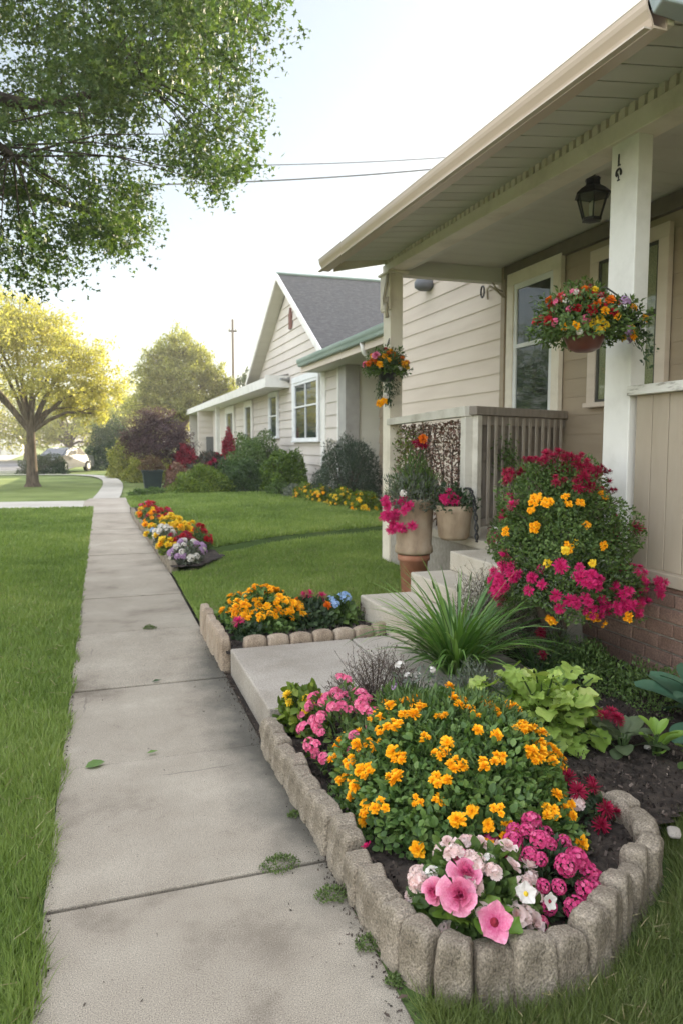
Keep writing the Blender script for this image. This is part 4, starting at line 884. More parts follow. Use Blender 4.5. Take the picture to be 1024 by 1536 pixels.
# dry sprigs: many thin twigs with tiny tips
def sprig_bush(name, label, cat, c, r, m_tw, m_tip, ntw, ntip, tip, group=None, rt=.0022):
    e = empty(name, c, label, cat, group); mb = MB(); ends = []
    for i in range(ntw):
        a = random.uniform(0, 6.28); z = random.uniform(.15, 1); s_ = math.sqrt(1-z*z*.95)
        d = Vector((cos(a)*s_*r[0], sin(a)*s_*r[1], z*r[2])); b = Vector(c)+Vector((d.x*.12, d.y*.12, 0))
        m1 = b+Vector((d.x*.4, d.y*.4, d.z*.55)); t = b+d*random.uniform(.8,1.05)
        mb.tube([b, m1, t], [rt*1.6, rt, rt*.5], 3, cap=False); ends.append((m1, t))
        for q in range(3):
            f = random.uniform(.3,.9); p = m1.lerp(t, f); t2 = p+Vector((random.uniform(-1,1)*r[0]*.3, random.uniform(-1,1)*r[1]*.3, random.uniform(.05,.3)*r[2])); mb.tube([p, t2], [rt*.6, rt*.35], 3, cap=False); ends.append((p, t2))
    mb.build('twigs', m_tw, e)
    k = RNG.integers(0, len(ends), ntip); f = RNG.random(ntip)**.6
    P = np.array([np.array(ends[i][0])*(1-g)+np.array(ends[i][1])*g for i, g in zip(k, f)])+RNG.normal(size=(ntip,3))*.008
    foliage('sprigs', m_tip, P, unit(P-np.array(c)), tip, LEAF, e, .4, .8)
    return e
sprig_bush('dry_heather', 'dry dark brown twiggy bush leaning over the walkway slab', 'dry bush', (1.40,3.70,.10), (.28,.24,.36), m_twig, leafm('pale heather tips', [(.06,.04,.032),(.15,.11,.085),(.42,.36,.32)], trans=.1), 150, 2600, .014)
sprig_bush('white_haze_bush', 'airy whitish grey bush in front of the steps', 'bush', (2.66,4.62,.10), (.38,.26,.60), m_twig, f_pale, 300, 15000, .017)
mound('grey_santolina', 'low greyish plant at the foot of the steps beside the long leaves', 'plant', (2.85,4.15,.10), (.26,.2,.30), f_grey, 1500, .03, NARROW, [('cri', 3, .035, lambda q: q[0] < 0 and q[2] > .3)], up=.4)
# strap leaved clump
def strap_clump(name, label, cat, c, n, L, wd, m, spread=1.0, group=None, arch=1.0):
    e = empty(name, c, label, cat, group); parts = []; K = 9; Vs = []; Fs = []; vv = []; off = 0
    for i in range(n):
        a = random.uniform(0, 6.28); ln = L*random.uniform(.55,1.1); el = rad(random.uniform(52, 86)); out = random.uniform(.5,1)*spread
        d = np.array([cos(a), sin(a)]); side = np.array([-sin(a), cos(a), 0]); p = np.array([c[0]+d[0]*random.uniform(0,.08), c[1]+d[1]*random.uniform(0,.08), c[2]]); v = random.random()
        tw = random.uniform(-.5,.5); w_ = wd*random.uniform(.6,1.2); bend = random.uniform(.7,1.5)*arch
        for k in range(K+1):
            t = k/K; ww = w_*(1-t**2.2)*(.55+1.6*t*(1-t))+.0004; s_ = side*cos(tw*t)+np.array([0,0,1])*sin(tw*t)
            Vs += [p-s_*ww, p+np.array([0,0,-ww*.35]), p+s_*ww]; vv += [v]*3
            if k < K:
                b = off+k*3; Fs += [(b, b+1, b+4, b+3), (b+1, b+2, b+5, b+4)]
            e2 = el-bend*t*1.55*out
            p = p+np.array([d[0]*cos(e2), d[1]*cos(e2), sin(e2)])*ln/K
        off += (K+1)*3
    link_mesh('leaves', np.array(Vs), [np.array(Fs)], m, e, var=vv, smooth=True); return e
sc_ = strap_clump('daylily', 'tall arching strap leaved green clump in front of the steps', 'daylily', (2.12,4.12,.10), 280, .84, .0150, f_blade, 1.0)
mb = MB()
for i in range(5):
    a = random.uniform(0,6.28); mb.tube([(2.12,4.12,.1),(2.12+.08*cos(a),4.12+.08*sin(a),.45),(2.12+.2*cos(a),4.12+.2*sin(a),.72)], [.004,.003,.002], 5)
    mb.tube([(2.12+.2*cos(a),4.12+.2*sin(a),.72),(2.12+.22*cos(a),4.12+.22*sin(a),.77)], [.007,.002], 5)
mb.build('flower_stalk', m_stem, sc_)
strap_clump('iris', 'small spreading strap leaved clump behind the lime leaved plant', 'iris', (2.62,3.98,.10), 46, .5, .009, leafm('iris leaves', [(.02,.05,.014),(.045,.09,.025),(.08,.14,.04)]), 1.2)
# lime leaved rosette plant (big lobed leaves)
def big_leaf(nx=5, ny=7, lobes=4, amp=.10, curl=.35, wmax=.42, seed=1, cup=.12):
    rs = random.Random(seed); V = []; F = []
    for j in range(ny+1):
        t = j/ny; w_ = wmax*(math.sin(pi*min(1, t**1.5*.90+.06)))**.6*(1+amp*math.sin(t*pi*2*lobes))
        for i in range(nx+1):
            u = i/nx*2-1; V.append((u*w_, t+.10*(abs(u))*(t-.3), cup*abs(u)**1.5*w_*2-curl*t*t+amp*.35*math.sin(t*pi*2*lobes+u*2)*abs(u)+rs.uniform(-.008,.008)))
    for j in range(ny):
        for i in range(nx): a = j*(nx+1)+i; F.append((a, a+1, a+nx+2, a+nx+1))
    return (V, F)
LOB = [big_leaf(nx=6, ny=14, seed=s, lobes=3+s%2, amp=.17, curl=.25+.1*s, wmax=.50, cup=.2) for s in range(3)]
PLAIN = [big_leaf(seed=s+5, lobes=1, amp=.02, curl=.3+.12*s, wmax=.34) for s in range(3)]
def rosette(name, label, cat, c, r, n, size, m, temps, el0=15, el1=75, group=None, parent=None, petiole=True):
    e = parent or empty(name, c, label, cat, group); parts = []; mb = MB()
    for i in range(n):
        f = (i+.5)/n; a = i*2.39996+random.uniform(-.3,.3); el = rad(el1+(el0-el1)*f+random.uniform(-12,12)); h = r[2]*(1-.75*f*f)+random.uniform(-.03,.03)
        q = .12+.55*f; b = np.array([c[0]+cos(a)*r[0]*q, c[1]+sin(a)*r[1]*q, c[2]+max(.04, h*.82)])
        D = np.array([[cos(a)*cos(el), sin(a)*cos(el), sin(el)]]); Nn = np.array([[-cos(a)*sin(el), -sin(a)*sin(el), cos(el)]])+RNG.normal(size=(1,3))*.15
        X = unit(np.cross(D, Nn)); Nn = np.cross(X, D); s_ = size*random.uniform(.7,1.15)
        parts.append(inst(temps[i%len(temps)], b[None], np.stack([X, D, Nn], 2), np.array([s_]), np.array([min(1, max(0, .75-.6*f+random.uniform(-.25,.25)))])))
        if petiole: mb.tube([(c[0]+cos(a)*.02, c[1]+sin(a)*.02, c[2]), ((c[0]+b[0])/2, (c[1]+b[1])/2, b[2]*.75), tuple(b)], [.006,.005,.004], 5, cap=False)
    t = merge(*parts); o = link_mesh('leaves', t[0], t[1], m, e, var=t[2], smooth=True)
    if petiole: mb.build('stalks', m_stem, e)
    return e
m_lime = M('lime lobed leaves', [(.11,.18,.03),(.22,.33,.06),(.34,.44,.10),(.50,.54,.18)], scale=9, rough=.42, var=.7, trans=.3, tcol=(1.2,1.3,.6), bump=.4, bscale=40)
lp = empty('lime_leaf_plant', (2.17,3.25,.08), 'bright lime green plant with large lobed leaves behind the marigolds', 'leafy plant')
P, N = dome_pts((2.17,3.25,.08), (.40,.37,.36), 200, .55, .0, .2, 2); h_ = unit(N*np.array([1,1,0])+RNG.normal(size=P.shape)*.25*np.array([1,1,0])); el_ = np.clip(N[:,2]*1.0-.25+RNG.normal(size=200)*.25, -.5, 1.1)
D = unit(h_*np.cos(el_)[:,None]+np.array([0,0,1])*np.sin(el_)[:,None]); parts = [inst(LOB[q], P[q::3]-D[q::3]*.06, rots(D[q::3], unit(N[q::3]+np.array([0,0,1.2]))*2.2), .075+.05*RNG.random(len(P[q::3])), np.clip(.25+.5*N[q::3,2]+RNG.normal(size=len(P[q::3]))*.2, 0, 1)) for q in range(3)]
t = merge(*parts); link_mesh('leaves', t[0], t[1], m_lime, lp, var=t[2], smooth=True)
mb = MB()
for p in P[::2]: mb.tube([(2.17+random.uniform(-.05,.05),3.25+random.uniform(-.05,.05),.08), ((2.17+p[0])/2,(3.25+p[1])/2,p[2]*.6+.05), tuple(p)], [.007,.006,.004], 5, cap=False)
mb.build('stalks', m_stem, lp)
P, N = dome_pts((2.17,3.25,.08), (.27,.26,.24), 500, .5, .0, .1, 2); foliage('inner_leaves', m_lime, P, N, .07, OVAL, lp, .3, .6)
m_cab = M('dull cabbage leaves', [(.035,.06,.025),(.08,.11,.05),(.15,.18,.09)], scale=9, rough=.5, var=.6, trans=.2, bump=.3)
e = rosette('cabbage_plant', 'dull green cabbage like plant with a crimson flower on the dark soil', 'leafy plant', (2.42,2.92,.08), (.10,.10,.10), 13, .13, m_cab, PLAIN, 10, 60)
for k in range(5): bloom(e, 'cri', (2.40+random.uniform(-.07,.05), 2.97+random.uniform(-.05,.05), .24+random.uniform(-.015,.015)), (0,-.3,1), .034)
rosette('young_lettuce_plant', 'small upright yellow green seedling beside the cabbage like plant', 'leafy plant', (2.52,2.80,.08), (.06,.06,.13), 9, .10, f_lime, PLAIN, 30, 80)
rosette('broad_leaf_plant', 'blue green broad leaves reaching in at the right edge below the brick wall', 'leafy plant', (2.98,3.00,.08), (.16,.16,.26), 13, .22, M('blue green leaves', [(.03,.075,.045),(.06,.13,.075),(.10,.18,.10)], scale=9, rough=.45, var=.6, trans=.2), PLAIN, 10, 55)
rosette('seedling', 'low green seedling at the right edge near the lawn', 'leafy plant', (2.60,2.62,.08), (.06,.06,.09), 8, .085, f_mid, PLAIN, 15, 60)
# dark green shrubs along the brick
mound('low_green_shrub', 'low dark green fine leaved shrub at the foot of the brick wall', 'shrub', (2.92,3.95,.06), (.32,.42,.28), f_mid, 5200, .026, LEAF, [], depth=.6, lump=.2, up=.5, spread=.7)
mound('low_green_shrub', 'smaller bright green fine leaved shrub nearest the right edge by the brick', 'shrub', (3.05,3.48,.06), (.24,.30,.22), f_mid, 2600, .026, LEAF, [], depth=.6, lump=.2, up=.5, spread=.7)
# crimson and pale cluster at the right of the marigolds
mound('crimson_dianthus', 'crimson cluster flowers with one pale pink bloom right of the marigolds', 'flowers', (1.80,2.44,.09), (.14,.12,.12), f_dark, 420, .035, LEAF, [('cri', 9, .036, lambda q: q[0] > -.3), ('palc', 2, .045, lambda q: q[0] < .2)], view=False)
# front flowers
front = mound('mixed_pink_flowers', 'pale pink and white ruffled flowers with big pink hibiscus blooms at bed front', 'flowers', (1.10,1.99,.10), (.21,.17,.19), f_mid, 1500, .045, OVAL,
      [('palc', 26, .036, lambda q: q[2] > .1), ('palr', 16, .032, None), ('wht', 5, .028, None), ('pnkc', 7, .028, None)], view=False, up=.2, low=-.1, lump=.05)
for (p, n, s) in (((.965,1.85,.275),(-.35,-.7,.6),.056), ((1.01,1.90,.30),(.1,-.6,.9),.050), ((.925,1.92,.25),(-.8,-.4,.5),.042)): bloom(front, 'pnkr', p, n, s)
# one open hibiscus: five broad curved petals and a dark eye
def hib_petal():
    V, F = [], []
    for j in range(7):
        t = j/6; w_ = .50*math.sin(pi*min(.93, .12+t*.80))**.8+.02
        for i in range(7):
            u = i/6*2-1; V.append((u*w_, t*(1-.10*u*u), .18*t*t-.10*t-.06*math.cos(u*6)*t+.06*u*u))
    for j in range(6):
        for i in range(6): a = j*7+i; F.append((a, a+1, a+8, a+7))
    return (V, F)
HPM = bloom_mesh('hibiscus_bloom', p_hib, [(5,1.0,16,1.0,0,.06,.55)], 50, T=hib_petal(), jit=.05)
def radial(me, k=.9):
    co = np.zeros(len(me.vertices)*3, np.float32); me.vertices.foreach_get('co', co); r_ = np.linalg.norm(co.reshape(-1,3)[:,:2], axis=1)
    me.attributes['var'].data.foreach_set('value', np.clip(r_*k+RNG.normal(size=len(r_))*.04, 0, 1).astype(np.float32))
for pl in HPM.polygons: pl.use_smooth = True
radial(HPM)
for me in B['pnkr']: radial(me)
def open_flower(parent, p, n, s, me, eye, eye2):
    o = bpy.data.objects.new('bloom', me); COL.objects.link(o); o.parent = parent; o.location = Vector(p)-Vector(wloc(parent)); o.rotation_mode = 'QUATERNION'
    o.rotation_quaternion = Vector(n).normalized().to_track_quat('Z', 'Y'); o.scale = (s,s,s)
    mb = MB(); mb.lathe((0,0,.02), [(.24,0),(.22,.05),(.13,.10),(.11,.22),(.0005,.26)], 14); c = mb.build('flower_centre', eye, None, smooth=True); c.parent = o
    return o
m_eye = M('dark red flower eye', [(.12,.005,.015),(.3,.02,.04)], scale=8); m_eyey = M('yellow flower eye', [(.5,.3,.01),(.75,.55,.05)], scale=8)
open_flower(front, (1.025,1.745,.245), (-.12,-.75,.65), .056, HPM, m_eye, None)
WPM = bloom_mesh('white_bloom', p_wht, [(5,1.0,14,1.05,0,.06,.6)], 52, T=hib_petal(), jit=.06)
open_flower(front, (1.175,1.82,.255), (.0,-.7,.7), .034, WPM, m_eyey, None); open_flower(front, (1.245,1.80,.23), (.25,-.8,.3), .026, WPM, m_eye, None)
e2 = rosette('x', '', '', (1.03,1.84,.10), (.10,.05,.13), 15, .085, leafm('fresh flower leaves', [(.06,.13,.02),(.13,.23,.03),(.22,.32,.06)]), [LOB[0], PLAIN[0]], 0, 50, parent=front)
mound('crimson_sedum', 'round rose red sedum heads at the right front corner of the bed', 'sedum', (1.365,2.05,.10), (.165,.20,.17), f_dark, 1300, .032, LEAF, [('rosc', 46, .034, lambda q: q[2] > .05)], view=False, low=-.1, lump=.05)
# fallen bits
def flat_leaf(name, label, cat, p, s, rz, m, T=LEAF, group=None, zt=.3):
    t = inst(T, np.array([[0,0,0]]), np.eye(3)[None], np.array([s]), np.array([.6])); o = link_mesh(name, t[0], t[1], m, var=t[2]); o.location = p; o.rotation_euler = (rad(6), rad(8), rz); return tag(o, label, cat, group)
flat_leaf('fallen_leaf', 'long green fallen leaf lying by the left edge of the sidewalk joint', 'leaf', (-.12,3.72,.012), .10, rad(-70), f_mari, OVAL)
flat_leaf('fallen_leaf', 'small dark green fallen leaf on the middle of the sidewalk joint', 'leaf', (.18,3.80,.012), .06, rad(-80), f_mari)
flat_leaf('fallen_leaf', 'tiny dark leaf on the joint of the farther sidewalk slab', 'leaf', (.28,4.98,.012), .07, rad(-80), f_dark)
flat_leaf('fallen_leaf', 'curled pale brown leaf lying on the nearest sidewalk slab by the stones', 'leaf', (.72,1.77,.012), .028, rad(30), m_chip)
flat_leaf('fallen_leaf', 'tan dry leaf at the foot of the front stones', 'leaf', (.80,1.83,.015), .04, rad(100), f_brwn)
pt = bpy.data.objects.new('fallen_bloom', B['small'][0]); COL.objects.link(pt); pt.location = (.835,2.28,.215); pt.scale = (.022,)*3; pt.rotation_euler = (-.9,-.4,0); tag(pt, 'single magenta bloom fallen onto a grey edging stone', 'flower')
for (p, s, l) in (((2.52,2.86,.12),.022,'white pebble on the dark soil by the cabbage like plant'), ((1.86,2.38,.115),.014,'pinkish pebble on the soil inside the stone curve'), ((2.08,2.20,.10),.035,'beige rock chip beside the stone curve and the lawn')):
    me = stone_mesh('pebble', s, s*.7, s*.5, s*.4, m_mortar if 'white' not in l else m_post, int(s*1000), n=4, amp=.002); o = place('pebble', me, p, random.random()); tag(o, l, 'pebble')
def dirt(name, n, reg, z=.003):
    x = RNG.uniform(reg[0], reg[1], n); y = RNG.uniform(reg[2], reg[3], n)
    V, F, v = inst(CHIP, np.stack([x, y, x*0+z], 1), rots(RNG.normal(size=(n,3))*[1,1,.2]), .004+.008*RNG.random(n)**3, RNG.random(n)); return tag(link_mesh(name, V, F, m_chip, var=v), kind='stuff')
dirt('path_litter', 160, (-.2,.75,1.6,6))
x = .80-np.abs(RNG.normal(size=1600))*.035; y = 1.75+4.6*RNG.random(1600)
V, F, v = inst(CHIP, np.stack([x, y, .003+0*x], 1), rots(RNG.normal(size=(1600,3))*[1,1,.2]), .004+.010*RNG.random(1600)**2, RNG.random(1600)); tag(link_mesh('edge_litter', V, F, m_chip, var=v), kind='stuff')
x = -.225+np.abs(RNG.normal(size=900))*.012; y = 1.6+6*RNG.random(900)
V, F, v = inst(CHIP, np.stack([x, y, .003+0*x], 1), rots(RNG.normal(size=(900,3))*[1,1,.2]), .004+.008*RNG.random(900)**2, RNG.random(900)); tag(link_mesh('edge_litter', V, F, m_chip, var=v), kind='stuff')
f_moss = leafm('mossy weed', [(.05,.08,.02),(.10,.15,.04),(.19,.24,.09)])
for i, (cx, cy, rx, l) in enumerate(((.60,2.60,.055,'flat green weed growing in the nearest sidewalk joint'), (.735,2.36,.045,'weed tuft by the stones just before the nearest joint'), (.77,2.08,.033,'small weed tuft at the stones below the second tuft'), (.785,1.90,.02,'tiny weed nearest the front corner stone'), (.75,2.95,.02,'speck of moss against the stones beyond the joint'), (.36,6.5,.04,'thin weed in a far sidewalk joint near the small bed'))):
    mound('weed', l, 'weed', (cx, cy, 0), (rx*1.3, rx, .022+.3*rx), f_moss, int(500*rx/.05), .011, LEAF, [], nst=0, up=.5)

# ================================================================ STANDARD ROSE-LIKE SHRUB BY THE BRICK
rs = empty('flowering_standard', (2.98,4.28,.08), 'tall shrub on short trunk with magenta crimson and orange blooms by the white post', 'flowering shrub')
mb = MB()
for dx, dy in ((0,0),(.05,.03),(-.05,.02)):
    mb.tube([(2.98+dx*.4,4.28+dy,.06),(2.97+dx,4.28+dy,.30),(2.93+dx*2.4,4.25+dy*2,.52),(2.9+dx*5,4.22+dy*5,.75)], [.045,.035,.028,.018], 8)
mb.build('trunk', m_bark, rs, smooth=True)
mb = MB()
for i in range(46):
    a = random.uniform(0,6.28); r_ = random.uniform(.2,.45); z_ = random.uniform(.55,1.35); mb.tube([(2.92,4.23,.5+.3*random.random()),(2.9+cos(a)*r_*.5,4.2+sin(a)*r_*.6,z_-.1),(2.9+cos(a)*r_,4.2+sin(a)*r_*1.2,z_)], [.010,.006,.003], 5, cap=False)
mb.build('branches', m_bark, rs)
tiers = [((2.90,4.15,.68),(.43,.52,.32),14000,-.45),((2.90,4.20,.95),(.42,.50,.54),22000,-.3),((2.95,4.25,.72),(.38,.44,.30),2500,-.9)]
Pa, Na = [], []
for c, r, n, lo in tiers:
    P, N = dome_pts(c, r, n, .55, lo, .16, 2); Pa.append(P); Na.append(N)
Pa, Na = np.concatenate(Pa), np.concatenate(Na); ok = Pa[:,0] < 3.42; foliage('foliage', f_mid, Pa[ok], Na[ok], .025, LEAF, rs, .25, .7, 1.3)
P, N = dome_pts((2.84,4.04,.70),(.38,.40,.32), 2600, .25, -.5, .15, 2); foliage('fine_foliage', f_grey, P, N, .022, NARROW, rs, .2, .8, 1.5)
def scatter_blooms(parent, kind, c, r, n, s, cond, lo=-.2, gap=.9):
    used = []; t = 0
    while len(used) < n and t < n*80:
        t += 1; P, N = dome_pts(c, r, 1, .02, lo, .16, 2); p, nn = P[0], N[0]; q = (p-np.array(c))/np.array(r)
        if not cond(q) or p[0] > 3.38: continue
        ss = s*random.uniform(.75,1.2)
        if any(np.linalg.norm(p-u) < ss*gap for u in used): continue
        used.append(p); bloom(parent, kind, p+nn*ss*.3, unit(nn+RNG.normal(size=3)*.25+np.array([0,0,.25])), ss)
scatter_blooms(rs, 'cric', (2.90,4.20,.98), (.41,.49,.53), 26, .040, lambda q: q[2] > .55 and q[1] < .45, .35, 1.25)
scatter_blooms(rs, 'cri', (2.92,4.12,.98), (.41,.49,.48), 5, .05, lambda q: q[0] > .65 and q[1] < .3, -.2)
scatter_blooms(rs, 'magc', (2.90,4.13,.69), (.45,.54,.33), 36, .038, lambda q: q[1] < .2 and -.3 < q[2] < .5, -.4, 1.35)
scatter_blooms(rs, 'mag', (2.88,4.15,.98), (.41,.49,.45), 8, .048, lambda q: q[0] < -.5, -.2)
scatter_blooms(rs, 'orgd', (2.86,4.18,.98), (.41,.49,.50), 13, .021, lambda q: q[1] < -.1 and q[0] < .35 and .0 < q[2] < .6, .0, 2.5)
scatter_blooms(rs, 'orgd', (2.86,4.12,.66), (.42,.52,.33), 6, .021, lambda q: q[1] < -.35 and q[0] < .3 and -.6 < q[2] < -.1, -.6, 2.5)
scatter_blooms(rs, 'yel', (2.86,4.16,.82), (.43,.51,.42), 5, .026, lambda q: q[1] < -.4 and q[0] < .1, .0)

# ================================================================ SECOND BED, LONG BED
mound('marigold_patch', 'orange marigold patch in the small bed between lawn and walkway slab', 'marigold', (1.24,5.83,.13), (.34,.34,.27), f_mari, 2400, .05, OVAL, [('orgc', 60, .028, lambda q: q[2] > .35), ('org', 30, .03, lambda q: q[2] > .3)], view=False)
e = mound('red_and_magenta_flowers', 'red and magenta blooms beside the small marigold patch', 'flowers', (1.62,5.72,.13), (.20,.22,.20), f_dark, 900, .05, OVAL, [('mag', 3, .05, lambda q: q[2] > .7), ('dor', 3, .035, lambda q: q[2] > .6)], view=False)
mound('blue_hydrangea', 'pale blue flower heads at the right end of the small bed', 'hydrangea', (1.85,5.72,.13), (.13,.13,.20), f_mid, 500, .06, OVAL, [('blu', 4, .055, lambda q: q[2] > .5)], view=False)
e = mound('magenta_dahlia', 'single magenta bloom low at the left front of the small bed', 'dahlia', (1.02,5.42,.13), (.10,.10,.11), f_dark, 260, .045, OVAL, [('mag', 1, .045, lambda q: q[2] > .8)], view=False)
mound('sparse_dry_plant', 'thin dry stems at the right end of the small bed near the steps', 'dry plant', (2.05,5.70,.13), (.12,.12,.14), f_brwn, 260, .035, NARROW, [], up=.6)
LB = [((1.02,9.55,.1),(.20,.26,.24),f_grey,'lil',16,'pink and white speckled bush at the near end of the long bed','wht',14),
      ((1.02,10.45,.1),(.17,.25,.26),f_mid,'cri',16,'dark red flowers second from the near end of the long bed','red',4),
      ((1.30,10.7,.1),(.16,.28,.28),f_mid,'red',14,'bright red flowers on the lawn side near the end of the long bed','dor',3),
      ((.86,10.35,.1),(.13,.24,.18),f_ygrn,'yel',10,'yellow flowers on the path side of the dark red ones','org',4),
      ((.90,11.3,.1),(.16,.32,.26),f_grey,'wht',18,'white flowers in the middle of the long bed','yel',2),
      ((1.20,11.6,.1),(.18,.35,.26),f_mid,'yel',20,'yellow and orange flowers on the lawn side of the white ones','org',8),
      ((.86,12.2,.1),(.15,.35,.20),f_mid,'blu',7,'small blue and yellow flowers beside the sidewalk in the long bed','yel',8),
      ((1.12,12.9,.1),(.20,.50,.26),f_ygrn,'yel',26,'pale yellow flower clump in the middle of the long bed','wht',5),
      ((.88,13.8,.1),(.17,.5,.22),f_mid,'org',14,'orange and red flowers beside the sidewalk in the long bed','cri',8),
      ((1.12,14.4,.1),(.20,.6,.24),f_mid,'red',24,'long drift of red flowers in the far half of the long bed','mag',6),
      ((.86,15.4,.1),(.17,.5,.20),f_mid,'yel',9,'yellow flowers before the far end of the long bed','dor',8),
      ((.98,16.5,.1),(.24,.7,.22),f_mid,'red',26,'red and pink flowers at the far end of the long bed','pnkc',10)]
for c, r, m, k1, n1, lab, k2, n2 in LB:
    mound('bedding_flowers', lab, 'flowers', c, r, m, 700, .05, LEAF, [(k1, n1, .055, lambda q: q[2] > .15), (k2, n2, .05, lambda q: q[2] > .15)], 'clumps in the long flower bed', view=False, nst=6)

# ================================================================ HANGING BASKETS, POTS
def basket(name, label, c, rfo, bowl_r, bowl_m, m_leaf, blooms, n, size, brk, T=LEAF):
    e = empty(name, c, label, 'hanging basket')
    mb = MB(); b = bowl_r; mb.lathe((c[0],c[1],c[2]-.13), [(.42*b,0),(.72*b,.02),(.92*b,.08),(1.0*b,.14),(1.06*b,.145),(1.06*b,.17),(.96*b,.17),(.94*b,.12),(.001,.11)], 24); mb.build('bowl', bowl_m, e, smooth=True)
    P, N = dome_pts((c[0],c[1],c[2]+.02), rfo, n, .6, -.35, .22, random.random()*9)
    foliage('foliage', m_leaf, P, N, size, T, e, .1, .7)
    mb = MB(); mb.tube(brk, .006, 6); mb.build('bracket', m_black, e)
    for kind, num, s, cond in blooms:
        used = []; t = 0
        while len(used) < num and t < 4000:
            t += 1; P, N = dome_pts((c[0],c[1],c[2]+.02), rfo, 1, .02, -.3, .2, 1); p, nn = P[0], N[0]; q = (p-np.array(c))/np.array(rfo)
            if not cond(q): continue
            if any(np.linalg.norm(p-u) < s*1.2 for u in used): continue
            used.append(p); bloom(e, kind, np.array([c[0],c[1],c[2]+.02])+(p-np.array([c[0],c[1],c[2]+.02]))*.88+nn*s*.2, unit(nn+np.array([0,-.1,.2])+RNG.normal(size=3)*.2), s*random.uniform(.8,1.15))
    return e
c1 = (2.97,4.08,2.33)
e = basket('hanging_basket', 'large hanging basket of red yellow and pink flowers by the near white post', c1, (.31,.30,.26), .135, M('brown red bowl', [(.10,.03,.022),(.16,.05,.035)], rough=.35, spec=.5), f_mid,
   [('red', 16, .032, lambda q: q[0] < .0 and q[1] < .3 and q[2] > .1), ('dor', 10, .030, lambda q: q[2] > .35 and q[1] < .4), ('org', 12, .028, lambda q: q[1] < -.25), ('yel', 7, .027, lambda q: q[1] < -.2), ('pnkc', 6, .032, lambda q: q[0] < -.1 and q[1] < .3), ('mag', 4, .032, lambda q: q[2] > .6), ('lil', 3, .036, lambda q: q[0] > .1 and q[1] < 0), ('wht', 6, .022, lambda q: q[0] < 0)],
   6000, .033, [(3.43,4.33,2.62),(3.25,4.25,2.66),(3.05,4.12,2.60),(3.02,4.10,2.40)])
for k in range(9):
    b0 = np.array(c1)+np.array([.20,-.03,.08]); b1 = np.array(c1)+np.array([.30+.05*math.sin(k*2.3),-.05-.02*k,.16-.035*k]); b2 = b1+np.array([.03,-.02,-.05-.01*k])
    mb = MB(); mb.tube([tuple(b0),tuple((b0+b1)/2+np.array([0,0,.03])),tuple(b1),tuple(b2)], [.004,.003,.003,.002], 4); sh = mb.build('trailing_shoot', m_stem, e)
    t_ = RNG.random(60)[:,None]; P = np.where(t_ < .8, b0+(b1-b0)*t_/.8, b1+(b2-b1)*(t_-.8)/.2)+RNG.normal(size=(60,3))*.018
    foliage('leaves', f_dark, P, unit(P-np.array(c1)), .030, OVAL, sh, .2, .8)
c2 = (3.32,8.42,2.50)
basket('hanging_basket', 'small hanging basket of orange marigolds with trailing green by the far porch post', c2, (.25,.25,.23), .12, m_black, f_mid,
   [('dor', 18, .040, lambda q: q[2] > .3 and q[1] < .4), ('org', 12, .04, lambda q: q[2] > .2 and q[1] < .2), ('pnkr', 2, .05, lambda q: q[0] < -.5 and q[2] > 0), ('wht', 3, .04, lambda q: q[0] > .2), ('yel', 2, .035, lambda q: q[0] > .5), ('red', 2, .035, lambda q: q[2] > .6)],
   2600, .04, [(3.44,8.66,2.85),(3.38,8.5,2.9),(3.32,8.42,2.80),(3.32,8.42,2.6)])
P = np.concatenate([np.array(c2)+np.array([a*.2,b*.15,-.12-k*.035])+RNG.normal(size=(22,3))*.03*(1-k*.06) for a, b, m_ in ((-.5,-.3,6),(0,-.6,9),(.5,-.2,5),(.1,.3,8)) for k in range(m_)])
e_ = [o for o in COL.objects if o.name.startswith('hanging_basket.')][0]
foliage('trailing_foliage', f_dark, P, unit(P-np.array(c2)+.01), .04, NARROW, e_, -.5, .5, 1.6, droop=.3)
for p in ((3.20,8.35,2.10),(3.25,8.33,2.13)): bloom(e_, 'org', p, (-.2,-1,.2), .045)
bloom(e_, 'wht', (3.27,8.32,2.19), (0,-1,.2), .045)
# tall urn on an upturned terracotta pot
tp = empty('terracotta_pot', (2.95,6.72,.12), 'terracotta pot standing under the tall tan urn beside the steps', 'pot')
mb = MB(); mb.lathe((2.95,6.72,.11), [(.115,0),(.120,.02),(.142,.34),(.160,.345),(.162,.40),(.146,.405),(.142,.37)], 28); mb.build('pot', m_terra, tp, smooth=True)
ur = empty('urn_planter', (2.95,6.72,.51), 'tall tan clay urn with green and magenta flowers on the terracotta pot', 'planter')
mb = MB(); mb.lathe((2.95,6.72,.515), [(.145,0),(.185,.015),(.192,.03),(.186,.085),(.176,.095),(.184,.30),(.196,.50),(.21,.515),(.212,.555),(.198,.56),(.190,.52),(.001,.50)], 30); mb.build('urn', m_urn, ur, smooth=True)
P, N = dome_pts((2.95,6.72,1.05), (.30,.28,.30), 2600, .6, -.3, .2, 1); foliage('foliage', f_grey, P, N, .05, NARROW, ur, .6, .5, 1.5)
P, N = dome_pts((2.97,6.72,1.05), (.26,.26,.42), 900, .5, 0, .2, 1); foliage('upright_foliage', f_mid, P, N, .06, NARROW, ur, 1.2, .4, 1.2)
for i in range(20): bloom(ur, 'mag', (2.73+random.uniform(-.14,.08), 6.55+random.uniform(-.14,.12), .98+random.uniform(-.20,.13)), (-.6,-.8,.3), .052)
bloom(ur, 'wht', (2.74,6.5,1.14), (-.4,-.7,.5), .04)
for p in ((2.98,6.6,1.66),(2.93,6.62,1.62),(3.0,6.62,1.60)): bloom(ur, 'cri' if p[2] < 1.65 else 'dor', p, (0,-.8,.5), .05)
mb = MB()
